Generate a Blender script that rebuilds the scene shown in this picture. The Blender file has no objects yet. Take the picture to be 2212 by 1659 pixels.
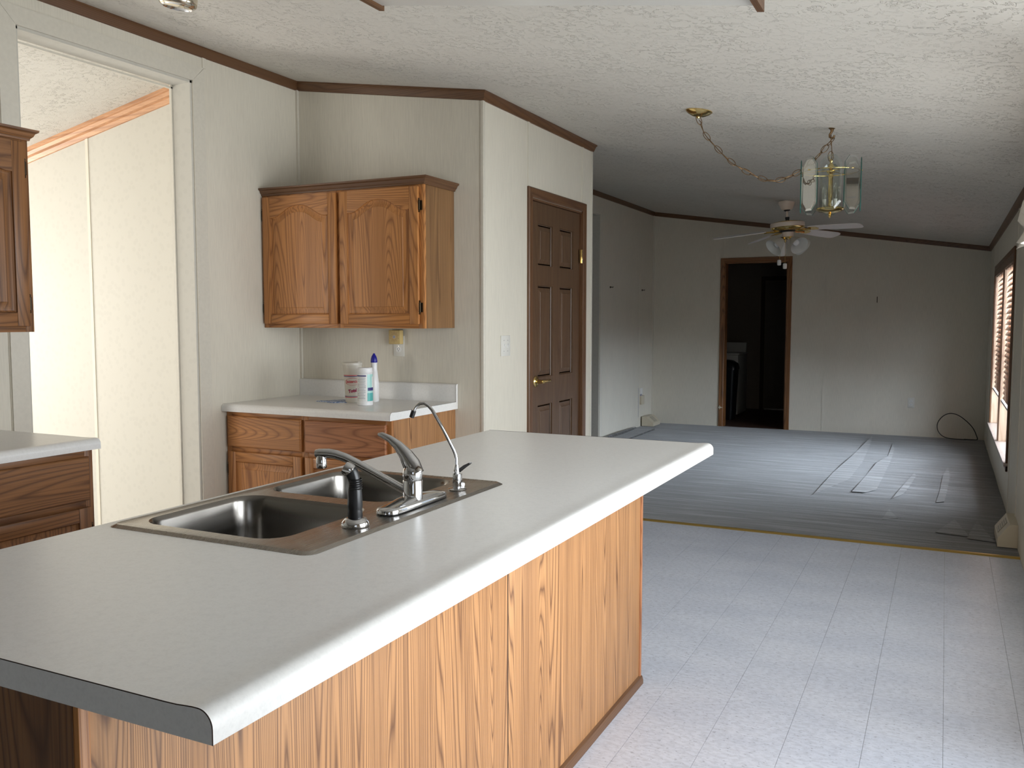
import bpy, bmesh, math, random
from mathutils import Vector, Matrix
random.seed(7)
PI = math.pi
S = bpy.context.scene
C = S.collection

# ---------------------------------------------------------------- camera
CAMH = 1.366
FPX, VX, HY = 1914.0, 2045.0, 688.0
Yc = Vector((VX-1106.0, -(HY-829.5), -FPX)).normalized()
Uc = Vector((0, FPX, 829.5-HY)).normalized()
Xc = Yc.cross(Uc)
cam_d = bpy.data.cameras.new('camera'); cam = bpy.data.objects.new('camera', cam_d); C.objects.link(cam)
cam_d.sensor_width = 36; cam_d.lens = FPX/2212*36; cam_d.clip_start = 0.02; cam_d.clip_end = 200
cam.matrix_world = Matrix(((Xc.x, Xc.y, Xc.z, 0), (Yc.x, Yc.y, Yc.z, 0), (Uc.x, Uc.y, Uc.z, CAMH), (0, 0, 0, 1)))
S.camera = cam

# ---------------------------------------------------------------- view, world, daylight through the windows, added fill light
S.view_settings.view_transform = 'Standard'; S.view_settings.look = 'None'
S.view_settings.gamma = 1; S.view_settings.use_curve_mapping = False
S.view_settings.exposure = 0.78
W = bpy.data.worlds.new('world'); S.world = W; W.use_nodes = True
W.node_tree.nodes['Background'].inputs[0].default_value = (0.75, 0.86, 1.0, 1)
W.node_tree.nodes['Background'].inputs[1].default_value = 1.2

def area(name, loc, direction, sx, sy, power, col, spread=180):
    d = bpy.data.lights.new(name, 'AREA'); d.shape = 'RECTANGLE'; d.size = sx; d.size_y = sy
    d.energy = power; d.color = col; d.spread = math.radians(spread)
    o = bpy.data.objects.new(name, d); C.objects.link(o); o.location = loc
    o.rotation_euler = Vector(direction).to_track_quat('-Z', 'Y').to_euler()
    return o
COOL = (0.92, 0.95, 0.97)
WARM = (1.0, 0.955, 0.88)
# sliding door and dining window on the right wall, living-room window, window of the room behind the cased opening; two added fills
area('daylight_patio_door', (0.62, 2.05, 1.05), (-1, 0, -0.15), 1.75, 1.85, 43, COOL)
area('daylight_dining_window', (0.62, 4.10, 1.32), (-1, 0.45, -0.05), 1.5, 1.2, 23, COOL)
area('added_kitchen_fill', (0.62, -0.45, 1.5), (-1, 0.1, -0.15), 1.2, 0.95, 2.5, COOL)  # added fill, no known window here; brightens the near counter
area('daylight_living_window', (1.30, 8.45, 1.50), (-1, 0, -0.12), 3.6, 1.95, 430, (0.74, 0.85, 1.0))
area('daylight_side_room_window', (-5.1, -0.98, 1.35), (0.10, 1, -0.02), 1.9, 1.2, 42, WARM)
area('added_side_room_fill', (-7.46, 2.5, 1.3), (1, 0.05, 0.0), 1.8, 1.3, 72, WARM)  # added to send more warm light through the opening into the kitchen

# ---------------------------------------------------------------- node helpers
def newmat(name):
    m = bpy.data.materials.new(name); m.use_nodes = True
    nt = m.node_tree; b = nt.nodes['Principled BSDF']
    return m, nt, b
def N(nt, t, **kw):
    n = nt.nodes.new(t)
    for k, v in kw.items():
        if k.startswith('i_'):
            key = k[2:]; key = int(key) if key.isdigit() else key.replace('_', ' ')
            n.inputs[key].default_value = v
        else: setattr(n, k, v)
    return n
def L(nt, a, b): nt.links.new(a, b)
def ramp(nt, fac, stops):
    r = nt.nodes.new('ShaderNodeValToRGB'); cr = r.color_ramp
    while len(cr.elements) < len(stops): cr.elements.new(0.5)
    for e, (p, c) in zip(cr.elements, stops):
        e.position = p; e.color = (c[0], c[1], c[2], 1) if not isinstance(c, (int, float)) else (c, c, c, 1)
    L(nt, fac, r.inputs[0]); return r
def coords(nt, scale=(1, 1, 1), rnd=0.0, rot=(0, 0, 0)):
    tc = nt.nodes.new('ShaderNodeTexCoord'); mp = nt.nodes.new('ShaderNodeMapping')
    mp.inputs['Scale'].default_value = scale; mp.inputs['Rotation'].default_value = rot
    src = tc.outputs['Object']
    if rnd:
        oi = nt.nodes.new('ShaderNodeObjectInfo'); va = N(nt, 'ShaderNodeVectorMath', operation='SCALE')
        cmb = nt.nodes.new('ShaderNodeCombineXYZ')
        for i in range(3): L(nt, oi.outputs['Random'], cmb.inputs[i])
        L(nt, cmb.outputs[0], va.inputs[0]); va.inputs['Scale'].default_value = rnd
        ad = N(nt, 'ShaderNodeVectorMath', operation='ADD'); L(nt, src, ad.inputs[0]); L(nt, va.outputs[0], ad.inputs[1])
        src = ad.outputs[0]
    L(nt, src, mp.inputs['Vector']); return mp.outputs[0]
def bump(nt, b, h, strength, dist=0.01):
    n = N(nt, 'ShaderNodeBump', i_Strength=strength, i_Distance=dist)
    L(nt, h, n.inputs['Height']); L(nt, n.outputs[0], b.inputs['Normal']); return n
def simple(name, col, rough=0.5, metal=0.0, noise=0.0, nscale=30, spec=None, **kw):
    m, nt, b = newmat(name)
    b.inputs['Base Color'].default_value = (*col, 1); b.inputs['Roughness'].default_value = rough
    b.inputs['Metallic'].default_value = metal
    if spec is not None: b.inputs['Specular IOR Level'].default_value = spec
    n = N(nt, 'ShaderNodeTexNoise', i_Scale=nscale, i_Detail=3)
    L(nt, coords(nt), n.inputs['Vector'])
    a = 1-noise
    r = ramp(nt, n.outputs['Fac'], [(0.3, tuple(c*a for c in col)), (0.7, tuple(min(1, c*(2-a)) for c in col))])
    L(nt, r.outputs[0], b.inputs['Base Color'])
    for k, v in kw.items(): b.inputs[k.replace('_', ' ')].default_value = v
    return m

def oak(name, axis, base, dark, rough=0.42, fine=1.0, rings=19.0, bumpy=0.25, rnd=7.0, contrast=1.0, across=1.0, along=0.75):
    """Oak: contour lines of a stretched noise field give cathedral grain, finer streaks give the pores."""
    m, nt, b = newmat(name)
    a, l = 3.2*across, 0.42*along
    sc = {'x': (l, a, a), 'y': (a, l, a), 'z': (a, a, l)}[axis]
    v = coords(nt, sc, rnd)
    n = N(nt, 'ShaderNodeTexNoise', i_Scale=1.25, i_Detail=2.0, i_Roughness=0.35, i_Distortion=0.12)
    L(nt, v, n.inputs['Vector'])
    mul = N(nt, 'ShaderNodeMath', operation='MULTIPLY'); mul.inputs[1].default_value = rings*3; L(nt, n.outputs['Fac'], mul.inputs[0])
    fr = N(nt, 'ShaderNodeMath', operation='FRACT'); L(nt, mul.outputs[0], fr.inputs[0])
    ring = ramp(nt, fr.outputs[0], [(0.0, 0.18), (0.12, 0.62), (0.26, 0.95), (0.6, 1.0), (0.88, 0.72), (1.0, 0.18)])
    f2, g2 = 150*fine, 2.2*fine
    v2 = coords(nt, {'x': (g2, f2, f2), 'y': (f2, g2, f2), 'z': (f2, f2, g2)}[axis], rnd)
    p = N(nt, 'ShaderNodeTexNoise', i_Scale=1.0, i_Detail=3, i_Roughness=0.6); L(nt, v2, p.inputs['Vector'])
    pore = ramp(nt, p.outputs['Fac'], [(0.36, 0.25), (0.52, 0.9), (0.7, 1.0)])
    f3, g3 = 14, 0.35
    v3 = coords(nt, {'x': (g3, f3, f3), 'y': (f3, g3, f3), 'z': (f3, f3, g3)}[axis], rnd)
    q = N(nt, 'ShaderNodeTexNoise', i_Scale=1.0, i_Detail=2); L(nt, v3, q.inputs['Vector'])
    mix = N(nt, 'ShaderNodeMath', operation='MULTIPLY'); L(nt, ring.outputs[0], mix.inputs[0])
    # pores sit mostly in the dark early wood
    pm = N(nt, 'ShaderNodeMath', operation='MULTIPLY_ADD'); L(nt, pore.outputs[0], pm.inputs[0]); pm.inputs[1].default_value = 0.55; pm.inputs[2].default_value = 0.45
    L(nt, pm.outputs[0], mix.inputs[1])
    qq = N(nt, 'ShaderNodeMath', operation='MULTIPLY_ADD'); L(nt, q.outputs['Fac'], qq.inputs[0]); qq.inputs[1].default_value = 0.7; qq.inputs[2].default_value = 0.62
    m2 = N(nt, 'ShaderNodeMath', operation='MULTIPLY'); L(nt, mix.outputs[0], m2.inputs[0]); L(nt, qq.outputs[0], m2.inputs[1])
    mid = tuple((x+y)/2 for x, y in zip(base, dark))
    lo = tuple(bb+(d-bb)*contrast for bb, d in zip(base, dark))
    r = ramp(nt, m2.outputs[0], [(0.08, lo), (0.5, tuple((x+y)/2 for x, y in zip(base, lo))), (0.85, base), (1.0, tuple(min(1, x*1.12) for x in base))])
    L(nt, r.outputs[0], b.inputs['Base Color'])
    b.inputs['Roughness'].default_value = rough
    bump(nt, b, mix.outputs[0], bumpy, 0.0008)
    return m

OB, OD = (0.48, 0.205, 0.062), (0.235, 0.085, 0.024)
M = {}
for ax in 'xyz':
    M['oak_'+ax] = oak('honey_oak_'+ax, ax, OB, OD)
    M['oakr_'+ax] = oak('reddish_oak_'+ax, ax, (0.43, 0.178, 0.075), (0.22, 0.078, 0.030))
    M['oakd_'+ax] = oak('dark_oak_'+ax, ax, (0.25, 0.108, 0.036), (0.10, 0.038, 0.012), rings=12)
    M['trim_'+ax] = oak('brown_oak_trim_'+ax, ax, (0.140, 0.066, 0.028), (0.085, 0.036, 0.015), fine=0.8, along=0.30)
M['panel'] = oak('oak_veneer_panel', 'z', (0.45, 0.225, 0.090), (0.135, 0.054, 0.019), rings=42, rnd=3.0, rough=0.5, along=0.30, across=1.1)
M['door'] = oak('embossed_walnut_door', 'z', (0.110, 0.060, 0.030), (0.085, 0.043, 0.020), rings=6, rough=0.42)
M['groove'] = simple('dark_joint_and_shade', (0.03, 0.012, 0.005), 0.8)  # real dark seams; behind cabinet doors it stands in for shade

M['littrim'] = oak('lit_oak_trim', 'x', (0.60, 0.33, 0.18), (0.42, 0.21, 0.11), rings=5, along=0.07, rough=0.3)  # lit version of the brown trim: strong side-room light put into its colour
def wallpaper(name, col, floral=False):
    m, nt, b = newmat(name)
    v = coords(nt, (420, 420, 11)); n = N(nt, 'ShaderNodeTexNoise', i_Scale=1, i_Detail=3); L(nt, v, n.inputs['Vector'])
    v2 = coords(nt, (5, 5, 2.4)); n2 = N(nt, 'ShaderNodeTexNoise', i_Scale=1, i_Detail=4); L(nt, v2, n2.inputs['Vector'])
    ad = N(nt, 'ShaderNodeMath', operation='MULTIPLY_ADD'); L(nt, n.outputs['Fac'], ad.inputs[0]); ad.inputs[1].default_value = 0.75
    s2 = N(nt, 'ShaderNodeMath', operation='MULTIPLY'); L(nt, n2.outputs['Fac'], s2.inputs[0]); s2.inputs[1].default_value = 0.25
    L(nt, s2.outputs[0], ad.inputs[2])
    if floral:
        vo = N(nt, 'ShaderNodeTexVoronoi', i_Scale=26); L(nt, coords(nt), vo.inputs['Vector'])
        rr = ramp(nt, vo.outputs['Distance'], [(0.3, tuple(c*0.965 for c in col)), (0.42, col)])
    else:
        rr = ramp(nt, ad.outputs[0], [(0.3, tuple(c*0.90 for c in col)), (0.62, tuple(c*1.04 for c in col))])
    L(nt, rr.outputs[0], b.inputs['Base Color']); b.inputs['Roughness'].default_value = 0.62
    b.inputs['Specular IOR Level'].default_value = 0.3
    bump(nt, b, ad.outputs[0], 0.08, 0.001)
    return m
M['wall'] = wallpaper('linen_wallpaper', (0.70, 0.655, 0.555))
M['wall_side'] = wallpaper('floral_wallpaper', (0.58, 0.555, 0.49), True)
M['casing'] = simple('off_white_wallpaper_casing', (0.66, 0.62, 0.53), 0.5, noise=0.03, nscale=60)
M['white'] = simple('white_plastic', (0.78, 0.77, 0.74), 0.35)
M['plate'] = simple('off_white_plate', (0.70, 0.68, 0.62), 0.4)
M['cream'] = simple('cream_plastic', (0.60, 0.53, 0.40), 0.4)
M['yellow'] = simple('yellowed_plastic', (0.58, 0.43, 0.18), 0.45)
M['black'] = simple('black_plastic', (0.008, 0.008, 0.009), 0.28)
M['slot'] = simple('dark_slot', (0.02, 0.018, 0.015), 0.7)
M['cable'] = simple('black_cable', (0.012, 0.011, 0.010), 0.5)

def ceiling_mat(name, col):
    m, nt, b = newmat(name)
    mp = coords(nt, (1, 1, 1))
    n1 = N(nt, 'ShaderNodeTexNoise', i_Scale=5.5, i_Detail=2); L(nt, mp, n1.inputs['Vector'])
    n2 = N(nt, 'ShaderNodeTexNoise', i_Scale=40, i_Detail=2, i_Roughness=0.6, i_Distortion=0.9); L(nt, coords(nt, (1.0, 1.0, 1)), n2.inputs['Vector'])
    d = ramp(nt, n2.outputs['Fac'], [(0.555, 0.0), (0.60, 1.0), (0.66, 0.15)])
    msk = ramp(nt, n1.outputs['Fac'], [(0.42, 0.25), (0.56, 1.0)])
    mu = N(nt, 'ShaderNodeMath', operation='MULTIPLY'); L(nt, d.outputs[0], mu.inputs[0]); L(nt, msk.outputs[0], mu.inputs[1])
    n3 = N(nt, 'ShaderNodeTexNoise', i_Scale=70, i_Detail=2); L(nt, mp, n3.inputs['Vector'])
    m3 = N(nt, 'ShaderNodeMath', operation='MULTIPLY_ADD'); L(nt, n3.outputs['Fac'], m3.inputs[0]); m3.inputs[1].default_value = 0.18; L(nt, mu.outputs[0], m3.inputs[2])
    L(nt, ramp(nt, mu.outputs[0], [(0.0, col), (1.0, tuple(c*1.03 for c in col))]).outputs[0], b.inputs['Base Color'])
    b.inputs['Roughness'].default_value = 0.75
    bump(nt, b, m3.outputs[0], 0.75, 0.006)
    return m
M['ceiling'] = ceiling_mat('stomped_texture_ceiling', (0.665, 0.635, 0.575))

def laminate(name, col, rough=0.32):
    m, nt, b = newmat(name)
    n = N(nt, 'ShaderNodeTexNoise', i_Scale=260, i_Detail=2); L(nt, coords(nt), n.inputs['Vector'])
    n2 = N(nt, 'ShaderNodeTexNoise', i_Scale=90, i_Detail=2); L(nt, coords(nt), n2.inputs['Vector'])
    ad = N(nt, 'ShaderNodeMath', operation='MULTIPLY'); L(nt, n.outputs['Fac'], ad.inputs[0]); L(nt, n2.outputs['Fac'], ad.inputs[1])
    L(nt, ramp(nt, ad.outputs[0], [(0.10, tuple(c*0.94 for c in col)), (0.26, col), (0.4, tuple(min(1, c*1.02) for c in col))]).outputs[0], b.inputs['Base Color'])
    b.inputs['Roughness'].default_value = rough
    bump(nt, b, n.outputs['Fac'], 0.04, 0.0005)
    return m
M['laminate'] = laminate('grey_white_laminate', (0.80, 0.79, 0.765))

def vinyl():
    m, nt, b = newmat('speckled_vinyl')
    base = (0.60, 0.635, 0.72)
    n = N(nt, 'ShaderNodeTexNoise', i_Scale=1, i_Detail=4, i_Roughness=0.65); L(nt, coords(nt, (38, 75, 10)), n.inputs['Vector'])
    n2 = N(nt, 'ShaderNodeTexNoise', i_Scale=1, i_Detail=3); L(nt, coords(nt, (2.2, 5, 1)), n2.inputs['Vector'])
    n3 = N(nt, 'ShaderNodeTexNoise', i_Scale=1, i_Detail=2); L(nt, coords(nt, (75, 120, 10)), n3.inputs['Vector'])
    a = ramp(nt, n.outputs['Fac'], [(0.38, tuple(c*0.88 for c in base)), (0.58, tuple(c*1.06 for c in base))])
    bb = ramp(nt, n2.outputs['Fac'], [(0.35, (0.93, 0.935, 0.94)), (0.65, (1.03, 1.025, 1.01))])
    c3 = ramp(nt, n3.outputs['Fac'], [(0.31, (0.60, 0.60, 0.62)), (0.37, (1, 1, 1))])
    x1 = N(nt, 'ShaderNodeMix', data_type='RGBA', blend_type='MULTIPLY'); x1.inputs[0].default_value = 1
    L(nt, a.outputs[0], x1.inputs[6]); L(nt, bb.outputs[0], x1.inputs[7])
    x2 = N(nt, 'ShaderNodeMix', data_type='RGBA', blend_type='MULTIPLY'); x2.inputs[0].default_value = 1
    L(nt, x1.outputs[2], x2.inputs[6]); L(nt, c3.outputs[0], x2.inputs[7])
    L(nt, x2.outputs[2], b.inputs['Base Color'])
    b.inputs['Roughness'].default_value = 0.34
    bump(nt, b, n.outputs['Fac'], 0.12, 0.001)
    return m
M['vinyl'] = vinyl()
M['joint'] = simple('grey_joint', (0.42, 0.42, 0.43), 0.7)

def carpet(name='grey_carpet', k=1.0):
    m, nt, b = newmat(name)
    n = N(nt, 'ShaderNodeTexNoise', i_Scale=1, i_Detail=5, i_Roughness=0.62); L(nt, coords(nt, (1.5, 24, 1), 0, (0, 0, 0.05)), n.inputs['Vector'])
    n2 = N(nt, 'ShaderNodeTexNoise', i_Scale=320, i_Detail=2); L(nt, coords(nt), n2.inputs['Vector'])
    # brushed wedge-shaped vacuum strokes: triangles of a slanted wave masked by noise
    n3 = N(nt, 'ShaderNodeTexNoise', i_Scale=1, i_Detail=2, i_Distortion=0.4); L(nt, coords(nt, (2.6, 0.75, 1), 0, (0, 0, -0.55)), n3.inputs['Vector'])
    a = ramp(nt, n.outputs['Fac'], [(0.38, (0.058, 0.055, 0.050)), (0.52, (0.095, 0.092, 0.087)), (0.64, (0.185, 0.182, 0.178))])
    s = ramp(nt, n3.outputs['Fac'], [(0.3, (0.9, 0.9, 0.9)), (0.7, (1.1, 1.1, 1.1))])
    x1 = N(nt, 'ShaderNodeMix', data_type='RGBA', blend_type='MULTIPLY'); x1.inputs[0].default_value = 1
    L(nt, a.outputs[0], x1.inputs[6]); L(nt, s.outputs[0], x1.inputs[7])
    f = ramp(nt, n2.outputs['Fac'], [(0.3, (0.75*k,)*3), (0.7, (1.2*k,)*3)])
    x2 = N(nt, 'ShaderNodeMix', data_type='RGBA', blend_type='MULTIPLY'); x2.inputs[0].default_value = 1
    L(nt, x1.outputs[2], x2.inputs[6]); L(nt, f.outputs[0], x2.inputs[7])
    L(nt, x2.outputs[2], b.inputs['Base Color'])
    b.inputs['Roughness'].default_value = 0.9
    b.inputs['Sheen Weight'].default_value = 0.35; b.inputs['Sheen Roughness'].default_value = 0.4
    bump(nt, b, n2.outputs['Fac'], 0.5, 0.004)
    return m
M['carpet'] = carpet(); M['nap'] = carpet('brushed_carpet_nap', 1.45)

def brushed(name, col, rough, axis='y'):
    m, nt, b = newmat(name)
    sc = {'x': (8, 500, 60), 'y': (500, 8, 60)}[axis]
    n = N(nt, 'ShaderNodeTexNoise', i_Scale=1, i_Detail=2); L(nt, coords(nt, sc), n.inputs['Vector'])
    L(nt, ramp(nt, n.outputs['Fac'], [(0.3, tuple(c*0.97 for c in col)), (0.7, col)]).outputs[0], b.inputs['Base Color'])
    L(nt, ramp(nt, n.outputs['Fac'], [(0.3, rough*0.92), (0.7, rough*1.1)]).outputs[0], b.inputs['Roughness'])
    b.inputs['Metallic'].default_value = 1
    return m
M['steel'] = brushed('brushed_stainless_steel', (0.47, 0.44, 0.405), 0.28)
M['bowl'] = brushed('reflection_dark_bowl_steel', (0.26, 0.245, 0.225), 0.24)  # dark reflections inside the bowls are put into the steel colour
M['chrome'] = simple('polished_chrome', (0.72, 0.73, 0.75), 0.06, 1.0)
M['brass'] = simple('polished_brass', (0.78, 0.58, 0.24), 0.13, 1.0)
M['oldbrass'] = simple('aged_brass', (0.20, 0.12, 0.055), 0.4, 0.75)
M['bronze'] = simple('dark_bronze_hinge', (0.05, 0.035, 0.02), 0.4, 0.8)
M['pearl'] = simple('polished_cream_metal', (0.75, 0.68, 0.55), 0.1, 0.9)

def thin_glass(name, tint, gloss=0.12, rough=0.02):
    m, nt, b = newmat(name); nt.nodes.remove(b)
    out = nt.nodes['Material Output']
    t = N(nt, 'ShaderNodeBsdfTransparent'); t.inputs[0].default_value = (*tint, 1)
    g = N(nt, 'ShaderNodeBsdfGlossy', i_Roughness=rough)
    fz = N(nt, 'ShaderNodeFresnel', i_IOR=1.5)
    ad = N(nt, 'ShaderNodeMath', operation='MULTIPLY_ADD'); L(nt, fz.outputs[0], ad.inputs[0]); ad.inputs[1].default_value = 0.6; ad.inputs[2].default_value = gloss
    mx = N(nt, 'ShaderNodeMixShader'); L(nt, ad.outputs[0], mx.inputs[0]); L(nt, t.outputs[0], mx.inputs[1]); L(nt, g.outputs[0], mx.inputs[2])
    L(nt, mx.outputs[0], out.inputs[0]); return m
M['pane'] = thin_glass('window_glass', (0.97, 0.98, 0.98), 0.0)
M['smoked'] = thin_glass('green_tinted_glass', (0.84, 0.89, 0.875), 0.02)
M['bevel'] = thin_glass('bevelled_glass_edge', (0.62, 0.70, 0.68), 0.22, 0.15)
M['clear'] = thin_glass('clear_chimney_glass', (0.93, 0.93, 0.90), 0.06)
M['edge'] = simple('green_glass_edge', (0.03, 0.12, 0.10), 0.3)
M['sillwood'] = oak('peach_window_sill', 'y', (0.42, 0.34, 0.29), (0.36, 0.28, 0.23), rough=0.3)
M['frost'] = simple('frosted_glass_shade', (0.68, 0.68, 0.64), 0.35)
M['bulb'] = simple('unlit_bulb_glass', (0.85, 0.86, 0.86), 0.12)
M['lens'] = simple('prismatic_acrylic_lens', (0.80, 0.78, 0.73), 0.35, Transmission_Weight=0.15)
M['fanwhite'] = simple('antique_white_enamel', (0.80, 0.68, 0.57), 0.3)
M['blade'] = simple('pale_fan_blade', (0.85, 0.82, 0.80), 0.4)
M['fabric'] = simple('white_ruffled_fabric', (0.85, 0.80, 0.70), 0.85, noise=0.05, nscale=60, Transmission_Weight=0.0)
M['blind'] = oak('wooden_blind_slat', 'y', (0.30, 0.135, 0.065), (0.18, 0.075, 0.035), rough=0.25)
M['jambwood'] = oak('light_window_jamb', 'z', (0.56, 0.39, 0.27), (0.47, 0.31, 0.20), rough=0.35)
M['gold'] = simple('gold_transition_strip', (0.62, 0.42, 0.12), 0.35, 0.7)
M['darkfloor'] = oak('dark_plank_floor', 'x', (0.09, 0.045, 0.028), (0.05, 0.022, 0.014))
M['appliance'] = simple('white_enamel', (0.45, 0.44, 0.40), 0.35)
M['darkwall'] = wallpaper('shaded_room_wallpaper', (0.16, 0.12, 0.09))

# ---------------------------------------------------------------- geometry helpers (all shapes are authored in world coordinates)
class B:
    def __init__(s): s.bm = bmesh.new()
    def box(s, x0, x1, y0, y1, z0, z1, bev=0.0):
        vs = [s.bm.verts.new(p) for p in ((x0,y0,z0),(x1,y0,z0),(x1,y1,z0),(x0,y1,z0),(x0,y0,z1),(x1,y0,z1),(x1,y1,z1),(x0,y1,z1))]
        fs = [s.bm.faces.new([vs[i] for i in f]) for f in ((3,2,1,0),(4,5,6,7),(0,1,5,4),(1,2,6,5),(2,3,7,6),(3,0,4,7))]
        if bev:
            es = list({e for f in fs for e in f.edges})
            bmesh.ops.bevel(s.bm, geom=es, offset=bev, segments=2, profile=0.5, affect='EDGES')
        return s
    def prism(s, loop, vec):
        vec = Vector(vec); a = [s.bm.verts.new(p) for p in loop]; b = [s.bm.verts.new(Vector(p)+vec) for p in loop]
        n = len(a); s.bm.faces.new(a); s.bm.faces.new(b[::-1])
        for i in range(n): s.bm.faces.new([a[i], b[i], b[(i+1) % n], a[(i+1) % n]])
        return s
    def loft(s, loops, cap0=True, cap1=True, closed=True):
        rs = [[s.bm.verts.new(p) for p in l] for l in loops]; n = len(rs[0])
        for r0, r1 in zip(rs, rs[1:]):
            for i in range(n if closed else n-1):
                j = (i+1) % n
                s.bm.faces.new([r0[i], r0[j], r1[j], r1[i]])
        if cap0: s.bm.faces.new(rs[0][::-1])
        if cap1: s.bm.faces.new(rs[-1])
        return s
    def lathe(s, cx, cy, prof, n=32, axis=None, cap=True):
        """prof: (radius, height) pairs; axis: 3x3 for another direction, then (cx, cy, cz) is passed as cx."""
        loops = []
        for r, h in prof:
            l = []
            for i in range(n):
                a = 2*PI*i/n; p = Vector((r*math.cos(a), r*math.sin(a), h))
                l.append((axis @ p + Vector(cx)) if axis is not None else Vector((cx+p.x, cy+p.y, p.z)))
            loops.append(l)
        return s.loft(loops, cap and prof[0][0] > 1e-5, cap and prof[-1][0] > 1e-5)
    def tube(s, pts, r, n=12, closed=False, flat=1.0, side=None):
        pts = [Vector(p) for p in pts]; m = len(pts); rr = r if isinstance(r, (list, tuple)) else [r]*m
        loops = []; up = None
        for i, p in enumerate(pts):
            a = pts[(i-1) % m] if closed or i > 0 else p; b = pts[(i+1) % m] if closed or i < m-1 else p
            t = (b-a).normalized()
            if up is None:
                up = Vector(side) if side is not None else (Vector((0,0,1)) if abs(t.z) < 0.9 else Vector((1,0,0)))
            u = (up - t*up.dot(t)).normalized(); up = u; w = t.cross(u)
            loops.append([p + u*rr[i]*math.cos(2*PI*k/n) + w*rr[i]*flat*math.sin(2*PI*k/n) for k in range(n)])
        if closed:
            rs = [[s.bm.verts.new(q) for q in l] for l in loops]
            for i in range(m):
                r0, r1 = rs[i], rs[(i+1) % m]
                for k in range(n): s.bm.faces.new([r0[k], r0[(k+1) % n], r1[(k+1) % n], r1[k]])
            return s
        return s.loft(loops)
    def quad(s, pts):
        s.bm.faces.new([s.bm.verts.new(p) for p in pts]); return s

def wloc(o):
    v = Vector((0, 0, 0))
    while o is not None: v += o.location; o = o.parent
    return v
def obj(name, b, mat, parent=None, smooth=40, **props):
    bm = b.bm if isinstance(b, B) else b
    bmesh.ops.recalc_face_normals(bm, faces=bm.faces)
    me = bpy.data.meshes.new(name)
    if parent is not None: bmesh.ops.translate(bm, vec=-wloc(parent), verts=bm.verts)
    bm.to_mesh(me); bm.free()
    if smooth:
        me.polygons.foreach_set('use_smooth', [True]*len(me.polygons))
        me.set_sharp_from_angle(angle=math.radians(smooth))
    me.materials.append(M[mat] if isinstance(mat, str) else mat)
    o = bpy.data.objects.new(name, me); C.objects.link(o)
    if parent is not None: o.parent = parent
    for k, v in props.items(): o[k] = v
    return o
def thing(name, label, cat, loc, group=None):
    o = bpy.data.objects.new(name, None); C.objects.link(o); o.location = loc; o.empty_display_size = 0.05
    o['label'] = label; o['category'] = cat
    if group: o['group'] = group
    return o
def tag(o, label, cat, group=None):
    o['label'] = label; o['category'] = cat
    if group: o['group'] = group
    return o
def struct(name, b, mat, parent=None, **kw):
    o = obj(name, b, mat, parent, **kw)
    if parent is None: o['kind'] = 'structure'
    return o
def dup(root, dloc, label=None):
    r = root.copy(); C.objects.link(r); r.location = root.location + Vector(dloc)
    if label: r['label'] = label
    for ch in list(root.children):
        c = ch.copy(); C.objects.link(c); c.parent = r
        for g in list(ch.children):
            d = g.copy(); C.objects.link(d); d.parent = c
    return r

# ---------------------------------------------------------------- room dimensions
XL, XR, YF, YB, YP = -3.44, 0.42, 11.2, 4.18, 5.78   # left wall, right wall, far wall, kitchen back wall, end of pantry
XP = -2.215                                            # pantry side wall
YN = -3.4                                              # wall behind the camera
T = 0.12
YT = 5.73                                              # vinyl / carpet joint
A0, SL = 2.158, 0.150
def zc(x): return A0 + SL*(XR-x)
def zs(x): return zc(XL-T/2) + 0.196*(x-(XL-T/2))      # ceiling of the room beyond the cased opening

# ---------------------------------------------------------------- floor
fl = struct('floor', B().box(XL-T-4.0, XR+T, YN-T, YT, -0.06, -0.0022), 'joint')
w = 0.2305; x = 0.0335 + 1*w
k = 0
edges = []
while x > XL-0.01: edges.append(x); x -= w
edges = [XR] + edges
for i in range(len(edges)-1):
    a, b_ = edges[i+1], edges[i]
    struct('vinyl_strip', B().box(max(a+0.0006, XL-T), b_-0.0006, YN, YT, -0.002, 0.0), 'vinyl', fl, smooth=0)
struct('vinyl_strip', B().box(-7.3, XL-T-0.001, YN, 3.73, -0.002, 0.0), 'vinyl', fl, smooth=0)
NAP = [[(-0.73, 11.106), (-0.697, 10.228), (-0.672, 8.871), (-0.695, 7.921), (-0.882, 7.102), (-0.857, 8.219), (-0.799, 9.279), (-0.756, 10.399)], [(-0.483, 10.452), (-0.442, 9.902), (-0.437, 8.986), (-0.449, 8.041), (-0.458, 7.516), (-0.531, 7.355), (-0.625, 7.35), (-0.588, 8.095), (-0.551, 8.93), (-0.478, 9.436)], [(-0.207, 8.564), (-0.195, 8.288), (-0.226, 7.803), (-0.261, 7.406), (-0.326, 7.197), (-0.289, 7.663), (-0.248, 8.139)], [(0.056, 9.023), (0.069, 8.417), (0.047, 7.721), (0.029, 7.239), (-0.027, 7.193), (-0.005, 7.695), (0.012, 8.389)], [(0.092, 6.627), (0.173, 6.128), (-0.022, 6.166)], [(0.226, 6.647), (0.309, 6.042), (0.155, 6.08)], [(-0.326, 6.78), (-0.253, 6.49), (-0.35, 6.411)]]
cb = B(); nx, ny = 60, 70
cx0, cx1, cy0, cy1 = XL, XR, YT, YF
vg = [[cb.bm.verts.new((cx0+(cx1-cx0)*i/nx, cy0+(cy1-cy0)*j/ny, 0.006 + 0.004*math.sin(i*0.21+j*0.05)*math.sin(j*0.33+1) if 0 < j < ny else 0.004)) for j in range(ny+1)] for i in range(nx+1)]
for i in range(nx):
    for j in range(ny): cb.bm.faces.new([vg[i][j], vg[i+1][j], vg[i+1][j+1], vg[i][j+1]])
cb.box(cx0, cx1, cy0, cy1, -0.06, 0.0)
carpet_o = struct('floor_carpet', cb, 'carpet')
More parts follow.
